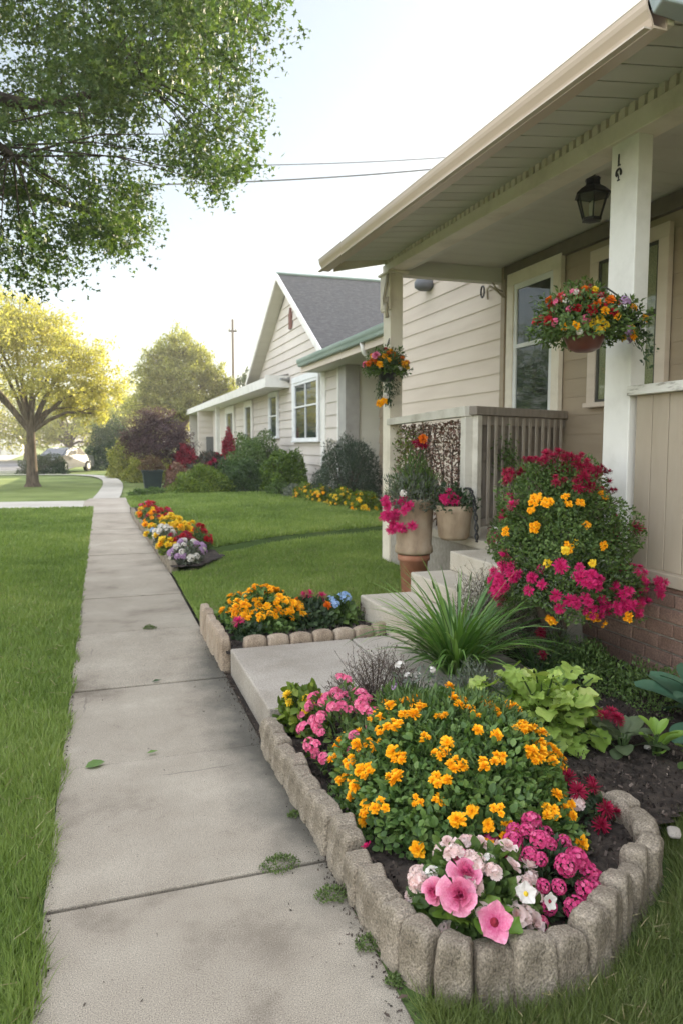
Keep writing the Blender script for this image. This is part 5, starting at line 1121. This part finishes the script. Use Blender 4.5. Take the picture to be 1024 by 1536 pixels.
for i in range(9): mb.tube([(2.95,6.7,1.05),(2.93+random.uniform(-.08,.1),6.66,1.35),(2.96+random.uniform(-.12,.1),6.62,1.62)], [.005,.004,.002], 5)
mb.build('stems', m_stem, ur)
bp = empty('clay_pot_planter', (3.22,6.45,.69), 'shorter brown clay pot with dark magenta flowers on the porch edge behind the tall urn', 'planter')
mb = MB(); mb.lathe((3.24,6.42,.688), [(.125,0),(.150,.03),(.172,.24),(.18,.27),(.182,.33),(.165,.335),(.16,.30),(.001,.29)], 26); mb.build('pot', m_urn, bp, smooth=True)
P, N = dome_pts((3.24,6.42,1.0), (.19,.19,.20), 800, .5, -.2, .2, 1); foliage('foliage', f_dark, P, N, .045, LEAF, bp, .4, .6)
for i in range(10): bloom(bp, 'mag', (3.15+random.uniform(-.10,.10), 6.3+random.uniform(-.04,.05), 1.10+random.uniform(-.06,.06)), (-.3,-.9,.4), .045)
# dry flowering vine filling the front rail opening
vn = empty('dry_vine', (3.62,7.5,.69), 'dry pinkish brown climbing vine filling the opening under the front porch rail', 'vine')
mb = MB()
for i in range(40):
    y = random.uniform(6.8,8.5); x = random.uniform(3.5,3.72); mb.tube([(x,y,.69),(x+random.uniform(-.05,.05),y+random.uniform(-.12,.12),1.25),(x,y+random.uniform(-.2,.2),1.84)], [.008,.006,.003], 4)
mb.build('stems', m_twig, vn)
n = 5200; P = np.stack([RNG.uniform(3.46,3.75,n), RNG.uniform(6.72,8.56,n), .72+1.13*RNG.random(n)**.8], 1)
foliage('dry_leaves', leafm('dry pinkish vine leaves', [(.05,.032,.02),(.12,.07,.045),(.24,.12,.10),(.42,.30,.26)], trans=.2), P, RNG.normal(size=(n,3)), .038, LEAF, vn, 0, 1)
n = 1300; P = np.stack([RNG.uniform(3.46,3.75,n), 8.05+.5*RNG.random(n), .8+1.0*RNG.random(n)], 1); foliage('green_leaves', f_ygrn, P, RNG.normal(size=(n,3)), .045, LEAF, vn, 0, 1)
e = mound('porch_fern', 'green potted greenery on the porch behind the balusters and roses', 'plant', (3.75,6.15,.69), (.25,.2,.32), f_mid, 1100, .045, NARROW, [], up=.7, wid=1.4)
e = empty('wall_spray', (3.95,6.66,1.45), 'small green spray tied to the balusters of the side railing', 'plant')
P = np.array([3.95,6.66,1.45])+RNG.normal(size=(260,3))*[.07,.03,.13]; foliage('foliage', f_mid, P, RNG.normal(size=(260,3))+[0,-1,0], .06, NARROW, e, -.3, .5, 1.6)

# ================================================================ SHRUBS AT THE NEIGHBOUR'S FOUNDATION
def shrub(name, label, c, r, m, n, size, group=None, T=LEAF, lump=.12, cat='shrub', blooms=()):
    e = empty(name, c, label, cat, group); mb = MB()
    for i in range(10):
        a = random.uniform(0,6.28); mb.tube([(c[0],c[1],c[2]-.05),(c[0]+cos(a)*r[0]*.3,c[1]+sin(a)*r[1]*.3,c[2]+r[2]*.4),(c[0]+cos(a)*r[0]*.6,c[1]+sin(a)*r[1]*.6,c[2]+r[2]*.75)], [.03,.02,.01], 5)
    mb.build('stems', m_twig, e); P, N = dome_pts(c, r, int(n*1.8), .32, -.02, lump, random.random()*9); k_ = RNG.integers(0, len(P), n//6); P2 = P[k_]+N[k_]*.08*RNG.random((n//6,1))*max(r)+RNG.normal(size=(n//6,3))*.02; foliage('foliage', m, np.concatenate([P,P2]), np.concatenate([N,N[k_]]), size*1.05, T, e, .38, .6, 1.25)
    for kind, num, s, cond in blooms:
        t = 0; k = 0
        while k < num and t < 3000:
            t += 1; P, N = dome_pts(c, r, 1, .02, .1, lump, 1)
            if cond((P[0]-np.array(c))/np.array(r)): bloom(e, kind, P[0], N[0], s*random.uniform(.8,1.2)); k += 1
    return e
FG = 'foundation shrubs by the pale house'
shrub('rounded_shrub', 'light green rounded shrub nearest the sidewalk in front of the pale house', (2.95,22.3,.05), (1.0,1.0,.88), f_ygrn, 8000, .06, FG)
shrub('rounded_shrub', 'dark green rounded shrub right beside the light green one', (4.05,22.6,.05), (.95,1.0,1.05), leafm('deep green leaves', [(.025,.05,.016),(.055,.10,.028),(.10,.16,.045)]), 9000, .06, FG)
shrub('clipped_shrub', 'tall clipped green shrub against the low wing of the pale house', (5.1,25.4,.05), (1.0,1.6,1.9), f_mid, 12000, .06, FG)
shrub('rounded_shrub', 'bright yellow green ball shrub under the white grid window', (5.25,21.6,.05), (.72,.9,1.35), leafm('bright shrub leaves', [(.03,.06,.008),(.08,.14,.015),(.17,.24,.03)]), 7000, .07, FG)
shrub('spreading_shrub', 'large dark grey green feathery shrub before the grey column', (5.8,17.4,.1), (.80,1.35,1.62), leafm('dark grey green', [(.018,.032,.02),(.045,.07,.042),(.09,.12,.075)]), 11000, .065, FG, NARROW)
for i, (x, y, l) in enumerate(((4.75,20.4,'small grey green tuft at the left of the mulch strip'), (4.95,19.2,'small pale green tuft in the mulch strip beside the yellow flowers'), (5.0,21.3,'low tuft behind the mulch strip tufts'))):
    shrub('small_tuft', l, (x,y,.1), (.34,.38,.42), f_mid if i != 1 else f_grey, 1200, .06, 'tufts in the mulch strip')
for i, (x, y, l) in enumerate(((5.05,18.3,'yellow flowered clump at the left end of the mulch strip'), (5.15,17.2,'yellow flowered clump second along the mulch strip'), (5.25,15.9,'large yellow flowered clump third along the mulch strip'), (5.35,14.8,'yellow flowered clump nearest the porch in the mulch strip'))):
    shrub('yellow_coreopsis', l, (x,y,.12), (.38,.50,.48), f_ygrn, 1500, .06, 'yellow clumps in the mulch strip', cat='flowers', blooms=[('yel', 34, .045, lambda q: q[1] < .5), ('org', 6, .04, lambda q: q[1] < .5)])
shrub('crimson_shrub', 'dark shrub with crimson blooms in front of the pale house porch', (3.95,27.6,.0), (1.05,1.0,1.25), leafm('reddish dark leaves', [(.02,.03,.02),(.06,.06,.04),(.14,.06,.06)]), 6000, .09, blooms=[('cri', 40, .11, lambda q: q[2] > .35), ('red', 16, .10, lambda q: q[0] > .1)])
shrub('crimson_spire', 'upright crimson flowering plant by the neighbour porch post', (4.85,29.3,.4), (.30,.35,1.65), leafm('crimson leaves', [(.10,.008,.02),(.30,.015,.035),(.42,.03,.05)]), 2200, .09)
shrub('pinkish_shrub', 'small dusty pink shrub beside the dark green square planter', (2.45,25.2,0), (.45,.5,.95), leafm('dusty pink leaves', [(.10,.06,.04),(.25,.13,.10),(.38,.24,.18)]), 1800, .08)
shrub('red_hedge', 'low crimson hedge left of the neighbour porch', (3.3,30.5,.3), (.6,.5,1.25), leafm('crimson hedge', [(.12,.008,.02),(.28,.012,.035),(.36,.03,.05)]), 3000, .09)
# square planter
sp = empty('square_planter', (1.62,25.2,0), 'dark green square planter with a brown round plant beside the garden path', 'planter')
mb = MB(); mb.hexa([(1.36,25.0,0),(1.84,25.0,0),(1.84,25.5,0),(1.36,25.5,0),(1.28,24.92,.74),(1.92,24.92,.74),(1.92,25.58,.74),(1.28,25.58,.74)]); mb.box((1.26,24.90,.70),(1.94,25.60,.78)); mb.build('box', M('dark green planter', [(.018,.03,.028),(.03,.045,.04)], rough=.5), sp, bevel=.01)
P, N = dome_pts((1.6,25.25,.78),(.40,.38,.46), 1500, .4, 0, .12, 1); foliage('foliage', leafm('brown plant', [(.06,.035,.02),(.14,.085,.05),(.22,.15,.09)]), P, N, .07, LEAF, sp)
shrub('low_juniper', 'low spreading green bush at the corner of the neighbour walk', (1.5,23.9,.0), (.75,.45,.22), f_mid, 1500, .06)
shrub('green_shrub', 'loose light green shrub under the purple leaved tree', (2.3,34,.0), (1.3,1,1.3), f_yel2, 3500, .10)
shrub('pale_green_shrub', 'pale green shrub left below the purple leaved tree', (1.2,38,.0), (.9,1,1.9), f_yel2, 3000, .11)
shrub('dark_evergreen', 'dark green rounded evergreen beyond the end of the sidewalk', (.75,52,0), (1.7,1.4,3.1), f_dark, 7000, .12)
shrub('clipped_hedge', 'dark clipped hedge over the parked car left of the path', (-3.1,44.9,0), (1.35,.5,1.05), f_dark, 3500, .08)

# ================================================================ TREES
def tree(name, label, base, trunk_h, trunk_r, blobs, m, n, size, group=None, lean=(0,0), T=LEAF, droop=0, limbs=True, cat='tree', mbark=None, depth=.75):
    """blobs: (centre xyz offsets from the base, radii)"""
    e = empty(name, base, label, cat, group); b = Vector(base); mb = MB(); top = b+Vector((lean[0],lean[1],trunk_h))
    mb.tube([b+Vector((0,0,-.1)), b+Vector((0,0,.12)), b.lerp(top,.4), top], [trunk_r*1.7, trunk_r*1.15, trunk_r*.9, trunk_r*.72], 10, cap=False)
    for (o_, r_) in blobs:
        t = b+Vector(o_); mid = top.lerp(t, .5)+Vector((random.uniform(-.2,.2), random.uniform(-.2,.2), .12*(t-top).length)); k = trunk_r*random.uniform(.32,.5)
        mb.tube([top-Vector((0,0,trunk_r*.8)), top.lerp(mid,.5), mid, t, t+Vector((0,0,r_[2]*.6))], [k*1.3, k, k*.75, k*.45, k*.15], 7, cap=False)
        for q in range(3):
            s0 = mid.lerp(t, random.uniform(.1,.9)); t2 = t+Vector((random.uniform(-1,1)*r_[0],random.uniform(-1,1)*r_[1],random.uniform(-.4,.8)*r_[2])); mb.tube([s0, s0.lerp(t2,.5)+Vector((0,0,.1)), t2], [k*.35,k*.22,k*.08], 5, cap=False)
    mb.build('trunk', mbark or m_bark, e, smooth=True)
    W = np.array([r[0]*r[1]+r[0]*r[2] for _, r in blobs]); W = W/W.sum(); Ps, Ns = [], []
    for (o_, r_), w_ in zip(blobs, W):
        nn = int(n*w_); K = max(10, nn//45)
        C, CN = dome_pts(np.array(base)+np.array(o_), r_, K, depth, -.9, .15, random.random()*9)      # leaf sprays within the blob
        k = RNG.integers(0, K, nn); P = C[k]+RNG.normal(size=(nn,3))*np.array(r_)*.13; Ps.append(P); Ns.append(unit(CN[k]+RNG.normal(size=(nn,3))*.5))
    foliage('crown', m, np.concatenate(Ps), np.concatenate(Ns), size, T, e, .1, .7, droop=droop); return e
def blobset(H, R, n, z0=.35, rr=.42, seed=0, flat=.75):
    rs = random.Random(seed); out = []
    for i in range(n):
        f = (i+.5)/n; z = H*(z0+(1-z0)*f*.92); k = R*math.sqrt(max(.05, 1-((f-.35)/.72)**2))*.68; a = i*2.4+rs.uniform(-.4,.4)
        out.append(((cos(a)*k, sin(a)*k, z), (R*rr*rs.uniform(.8,1.2), R*rr*rs.uniform(.8,1.2), R*rr*flat*rs.uniform(.8,1.2))))
    return out
tree('maple_tree', 'sunlit yellow green tree with a forked trunk on the grass left of the path', (-2.65,31.8,0), 2.3, .22, [((-2.6,0,4.4),(1.7,1.6,1.1)),((-1.0,-.8,5.4),(1.6,1.5,1.2)),((.6,.6,6.0),(1.5,1.5,1.1)),((1.9,-.2,5.0),(1.3,1.5,1.0)),((2.7,.3,4.0),(.95,1.3,.8)),((-.6,.8,6.7),(1.4,1.4,.9)),((-2.0,.5,6.0),(1.5,1.4,1.0)),((.7,-1,4.1),(1.5,1.3,.8)),((-3.6,0,5.6),(1.5,1.5,1.1)),((2.6,0,2.9),(.7,.9,.5)),((1.4,1.2,3.2),(1.0,1.0,.6))], f_yel, 36000, .135)
tree('maple_tree', 'tall pale green tree rising behind the low wing of the pale house', (5.2,51,0), 3.0, .32, [((0,0,8.2),(1.1,1.2,1.2)),((-1.2,0,7.3),(1.2,1.2,1.2)),((1.1,.3,7.4),(1.2,1.2,1.1)),((-1.9,0,5.9),(1.3,1.3,1.2)),((0,-.6,6.2),(1.5,1.4,1.3)),((1.9,0,6.2),(1.2,1.2,1.0)),((-2.2,.2,4.4),(1.3,1.3,1.1)),((-.3,-.6,4.4),(1.6,1.3,1.2)),((2.3,.3,4.8),(1.3,1.3,1.0)),((3.0,0,5.4),(.8,.9,.7))], f_yel2, 36000, .18)
tree('purple_plum_tree', 'purple leaved rounded small tree beside the pale house porch', (2.15,31,0), .9, .10, [((0,0,2.2),(1.15,.9,.8)),((-.8,0,1.75),(.7,.7,.65)),((.85,.1,1.8),(.75,.7,.75)),((0,-.5,1.4),(1.1,.6,.6)),((.1,.2,2.7),(.8,.6,.45))], f_purp, 22000, .075)
for i, (x, y, H, R, l) in enumerate(((-14,78,9,6,'background tree at the far left beyond the street'), (-7.5,84,8,5,'background tree beyond the parked car, left one'), (-3.0,76,7,4,'low background tree behind the parked car'), (.5,88,9,5.5,'background tree above the dark evergreen'), (2.5,70,5.5,3,'small tree to the right of the dark evergreen'), (-24,86,10,7,'background tree beyond the white garage'), (8,82,8.5,5,'background tree behind the tall pale green tree'), (-19,100,9,6,'farthest tree behind the garage'))):
    tree('street_tree', l, (x,y,0), H*.22, .28, blobset(H, R, 10, .22, .5, i), [f_yel, f_yel2, f_yel2][i%3], 7000, .30, 'trees beyond the street')
tree('dark_pine', 'dark conifer top seen just above the low roof of the pale house', (11.5,62,0), 4, .2, [((0,0,6.0),(1.4,1.4,1.0)),((0,0,7.0),(.8,.8,.9))], f_dark, 2500, .2)
for i, (x, y) in enumerate(((-13,4),(-14,14),(-13,-6))):
    tree('maple_tree', ['leafy tree across the lawn left of the photo, middle one','leafy tree across the lawn left of the photo, far one','leafy tree across the lawn left of the photo, near one'][i], (x,y,0), 2.2, .3, blobset(8, 4.2, 9, .3, .5, i+20), f_tree, 7000, .2, 'trees along the far side of the lawn')

for i, (x, y) in enumerate(((-12.5,30),(-15,43),(-12,21))):
    tree('maple_tree', ['leafy tree left of the photo across from the pale house','leafy tree left of the photo near the street','leafy tree left of the photo beside the cross path'][i], (x,y,0), 2.2, .3, blobset(8, 3.9, 9, .3, .5, i+30), f_tree, 9000, .2, 'trees along the far side of the lawn')

# the big tree whose boughs hang into the top left
m_tbark = M('dark tree bark', [(.02,.015,.012),(.05,.038,.028),(.09,.07,.05)], scale=6, rough=.95, bump=1, bscale=18, stretch=(2,2,.4))
bt = empty('overhanging_tree', (-3.6,8.6,0), 'large leafy tree whose boughs hang over the sidewalk from the upper left', 'tree')
mb = MB(); mb.tube([(-3.6,8.6,-.1),(-3.6,8.6,.3),(-3.55,8.5,2.4),(-3.4,8.4,4.2),(-3.2,8.5,6.5),(-3.0,8.6,9)], [.42,.30,.27,.25,.18,.08], 12)
zb8 = lambda x: -.08+np.interp(x, [-2.2,-.84,-.55,-.3,.0,.37,.55,.8,1.1,1.45,1.7,1.9,2.05], [3.5,3.45,3.05,3.35,3.75,3.55,4.15,4.45,4.3,4.35,4.7,5.4,6.3])
lims = [((-3.4,8.4,4.2),(-1.6,8.2,5.0),(-.5,8.0,4.9),(.5,7.8,5.2)), ((-3.3,8.4,5.0),(-1.2,7.4,6.2),(.4,7.0,6.4),(1.6,6.9,6.3)), ((-3.2,8.5,6.2),(-1.4,9.0,6.9),(.6,9.4,7.0),(1.9,9.4,7.2)),
        ((-3.4,8.4,4.4),(-2.2,7.4,4.4),(-1.1,6.8,4.2),(-.6,6.6,3.9)), ((-3.3,8.4,5.6),(-1.6,8.4,6.2),(.2,8.4,6.6),(1.5,8.2,5.6)), ((-3.4,8.4,3.9),(-2.0,9.4,4.4),(-.8,9.8,4.6),(.2,9.8,4.4))]
LIMP = []
for L_ in lims:
    ln = [Vector((p[0],p[1],0)) for p in L_]; sm = smooth_line([Vector(p) for p in L_], 6); rr = np.linspace(.115, .022, len(sm)); mb.tube(sm, list(rr), 8, cap=False); LIMP += [np.array(p) for p in sm[4:]]
mb.build('trunk', m_tbark, bt, smooth=True)
LIMP = np.array(LIMP)
NS = 1700; cs = []; CL = []
while len(CL) < 210:
    Y = random.uniform(6.3, 10.2); x8 = random.uniform(-2.2, 1.72); f = random.random()**1.05
    if mno.noise((x8*1.15+3, Y*.8, (f+.2)*3.1)) < -.10-.25*(f > .55): continue
    z8 = zb8(x8)+.05+(7.4-zb8(x8))*f**1.25
    CL.append((x8*Y/8, Y, 1.6+(z8-1.6)*Y/8, random.uniform(.14,.38)))
while len(cs) < NS:
    q = CL[random.randrange(210)]; p = np.array(q[:3])+np.clip(RNG.normal(size=3), -1.7, 1.7)*q[3]*np.array([.75,.75,.5]); x8 = p[0]*8/p[1]
    if 1.6+(zb8(x8)-1.6)*p[1]/8 < p[2]+.02 and x8 < 1.62+.16*max(0, 1.6+(p[2]-1.6)*8/p[1]-4.4): cs.append(tuple(p))
    continue
while False:
    Y = random.uniform(6.3, 10.2); x8 = random.uniform(-2.2, 2.05)*1.0; X = x8*Y/8
    zlo = zb8(x8); ztop = 7.6
    f = random.random()**1.15; z8 = zlo+(ztop-zlo)*f
    if mno.noise((X*.9, Y*.9, z8*1.1)) + .35*f < .04: continue                   # gaps where the sky shows
    cs.append((X, Y, 1.6+(z8-1.6)*Y/8))
cs = np.array(cs)
mb = MB()
for i in range(0, NS, 6):
    c = cs[i]; d = np.linalg.norm(LIMP-c, axis=1)+RNG.random(len(LIMP))*.5; j = int(np.argmin(d)); a = LIMP[j]
    if np.linalg.norm(a-c) > 2.2: continue
    m1 = (a+c)/2+np.array([0,0,.08]); mb.tube([tuple(a), tuple(m1), tuple(c)], [.010,.006,.002], 4, cap=False)
mb.build('twigs', m_tbark, bt)
nper = 56; k = np.repeat(np.arange(NS), nper); n = len(k); dirs = unit(RNG.normal(size=(NS,3))*[.8,.8,.4]+[.55,0,-.6]); tt = np.clip(RNG.normal(size=n), -1.8, 1.8)*.19
P = cs[k]+dirs[k]*tt[:,None]+np.clip(RNG.normal(size=(n,3)), -2, 2)*.040
foliage('crown', f_tree, P, unit(RNG.normal(size=(n,3))+[0,0,.6]), .054, STAR, bt, -.1, .9, droop=.2)
# ================================================================ LANTERN, HOOK, CAR, POLES
ln = empty('porch_lantern', (3.97,5.40,3.60), 'black metal lantern with pale glass hanging from the porch ceiling', 'lantern'); cx, cy = 3.97, 5.40; lz = 3.53
mb = MB(); mb.lathe((cx,cy,lz+.0), [(.158,.150),(.153,.165),(.11,.205),(.065,.235),(.060,.275),(.070,.285),(.050,.305),(.02,.315),(.018,.37),(.001,.37)], 6); mb.build('cap', m_black, ln)
mb = MB()
for k in range(6):
    a = 2*pi*k/6; mb.tube([(cx+.075*cos(a),cy+.075*sin(a),lz-.04),(cx+.135*cos(a),cy+.135*sin(a),lz+.16)], .007, 5)
mb.lathe((cx,cy,lz-.06), [(.03,0),(.085,.01),(.085,.03),(.001,.03)], 6); mb.build('frame', m_black, ln)
mb = MB(); mb.lathe((cx,cy,lz-.03), [(.070,0),(.128,.19)], 6); mb.build('glass', m_gl_lamp, ln)
mb = MB(); mb.lathe((cx,cy,lz-.03), [(.015,0),(.025,.05),(.025,.12),(.0005,.15)], 10); mb.build('bulb', m_whitewin, ln)
hk = empty('iron_handrail', (3.40,6.1,.68), 'black twisted wrought iron handrail curving down beside the railing corner post', 'handrail')
mb = MB(); L_ = smooth_line([(3.42,6.55,1.17),(3.40,6.42,1.18),(3.37,6.30,1.13),(3.36,6.22,.98),(3.35,6.17,.82),(3.34,6.14,.69)], 6)
for s in (0, pi):
    mb.tube([(p[0]+.014*cos(i*.9+s), p[1]+.014*sin(i*.9+s), p[2]) for i, p in enumerate(L_)], .009, 6)
mb.build('rail', m_black, hk, smooth=True)
wp = empty('glazed_pot', (3.28,5.95,.69), 'small brown and white glazed pot on the porch floor beside the handrail', 'pot')
mb = MB(); mb.lathe((3.30,5.72,.688), [(.05,0),(.075,.04),(.085,.10),(.07,.16),(.08,.18),(.07,.185),(.06,.15)], 20); mb.build('pot', M('brown white glaze', [(.06,.03,.02),(.12,.07,.05),(.6,.56,.5)], scale=6, rough=.25, spec=.6, pos=[0,.55,.62]), wp, smooth=True)
# utility poles and wires
def pole(x, y, label):
    e = empty('utility_pole', (x,y,0), label, 'utility pole', 'utility poles'); mb = MB(); mb.tube([(x,y,-.1),(x,y,10.2)], [.11,.075], 8); mb.build('shaft', M('pole wood', [(.16,.12,.09),(.24,.19,.15)], stretch=(1,1,.2)), e)
    mb = MB(); mb.box((x-.28,y-.05,9.35),(x+.28,y+.05,9.45)); mb.build('crossarm', m_twig, e)
    for dx in (-.22,.22): mb = MB(); mb.lathe((x+dx,y,9.47), [(.05,0),(.06,.06),(.03,.12),(.001,.13)], 8); mb.build('insulator', m_iron, e)
pole(8.8,51,'wooden utility pole standing behind the low wing of the pale house')
pole(-15,30,'wooden utility pole left of the photo carrying the wires'); pole(25,30,'wooden utility pole behind the tan house carrying the wires')
def wire(a, b, sag, r, lab):
    pts = [Vector(a).lerp(Vector(b), t/40)-Vector((0,0,sag*4*(t/40)*(1-t/40))) for t in range(41)]; mb = MB(); mb.tube(pts, r, 5); tag(mb.build('overhead_wire', m_black, None), lab, 'wire')
wire((-15,30,11.4),(25,30,16.2),1.2,.018,'thin upper overhead wire crossing the sky')
wire((-15,30,10.3),(25,30,16.0),1.2,.028,'thicker lower overhead wire crossing the sky')
# parked car
def car(x, y, rz, label, m_body):
    e = empty('parked_car', (x,y,0), label, 'car'); R_ = Matrix.Rotation(rz, 3, 'Z')
    def tr(pts): return [tuple(R_ @ Vector(p)+Vector((x,y,0))) for p in pts]
    prof = [(-2.1,.32),(-2.15,.70),(-2.0,.92),(-1.2,1.0),(-.55,1.42),(.75,1.46),(1.45,1.02),(2.05,.92),(2.15,.6),(2.1,.32)]
    mb = MB(); n = len(prof); vs = []
    for s, k in ((-.86,1),(-.80,1.0),(.80,1.0),(.86,1)):
        for u, v in prof:
            w_ = s*(1 if v < 1.02 else .80); vs.append((u*(.97 if abs(s) > .82 else 1), w_, v*(.985 if abs(s) > .82 else 1)))
    fs = [tuple(range(n)), tuple(range(3*n,4*n))[::-1]]+[(j*n+i, j*n+(i+1)%n, (j+1)*n+(i+1)%n, (j+1)*n+i) for j in range(3) for i in range(n)]
    mb.add(tr(vs), fs); mb.build('body', m_body, e, bevel=.05)
    gm = M('car glass', [(.015,.02,.022),(.03,.035,.04)], rough=.05, spec=.8)
    for s in (-1,1):
        mb = MB(); mb.add(tr([(-1.08,s*.755,1.02),(-.56,s*.70,1.36),(.70,s*.70,1.39),(1.28,s*.755,1.03)]), [(0,1,2,3) if s < 0 else (3,2,1,0)]); o = mb.build('side_window', gm, e); q = o.modifiers.new('t','SOLIDIFY'); q.thickness = .03; q.offset = 0
    for u0, z0_, u1, z1_ in ((-1.16,1.03,-.60,1.39),(1.42,1.06,.80,1.42)):
        mb = MB(); k = .05 if u0 > 0 else -.05; mb.add(tr([(u0+k*.4,-.68,z0_+.01),(u0+k*.4,.68,z0_+.01),(u1+k,.60,z1_),(u1+k,-.60,z1_)]), [(0,1,2,3)]); o = mb.build('windscreen', gm, e); q = o.modifiers.new('t','SOLIDIFY'); q.thickness = .03; q.offset = 0
    for u in (-1.35,1.35):
        for s in (-1,1):
            mb = MB(); c = R_ @ Vector((u, s*.80, .32))+Vector((x,y,0)); ax = R_ @ Vector((0,s,0)); mb.tube([c-ax*.12, c+ax*.10], .32, 20); w_ = mb.build('wheel', M('tyre', [(.015,.015,.015),(.03,.03,.03)]), e)
            mb = MB(); mb.tube([c+ax*.09, c+ax*.115], .19, 14); mb.build('rim', m_whitewin, w_)
    for s in (-1,1):
        mb = MB(); mb.add(tr([(-2.16,s*.55-.18,.70),(-2.16,s*.55+.18,.70),(-2.10,s*.55+.18,.84),(-2.10,s*.55-.18,.84)]), [(0,1,2,3)]); o = mb.build('headlight', m_whitewin, e); q = o.modifiers.new('t','SOLIDIFY'); q.thickness = .06; q.offset = 0
car(-2.2,46.3+1.8,rad(62),'grey car parked at the end of the street behind the dark hedge', M('grey car paint', [(.09,.10,.11),(.14,.15,.16)], rough=.3, spec=.5, metal=.0))
car(-9.5,50.5,rad(5),'white car parked along the street at the far left', M('white car paint', [(.70,.70,.69),(.78,.78,.77)], rough=.3, spec=.6))

# ================================================================ HAZE
mb = MB(); mb.box((-130,-14,-1.1),(90,150,20)); hz = mb.build('haze', m_black); hz.data.materials.clear()
hm = bpy.data.materials.new('haze'); hm.use_nodes = True; hn = hm.node_tree; hn.nodes.remove(hn.nodes['Principled BSDF'])
pv = hn.nodes.new('ShaderNodeVolumePrincipled'); pv.inputs['Color'].default_value = (1,.97,.90,1); pv.inputs['Density'].default_value = HAZE; pv.inputs['Anisotropy'].default_value = .3
hn.links.new(pv.outputs[0], hn.nodes['Material Output'].inputs['Volume']); hz.data.materials.append(hm); tag(hz, kind='stuff')
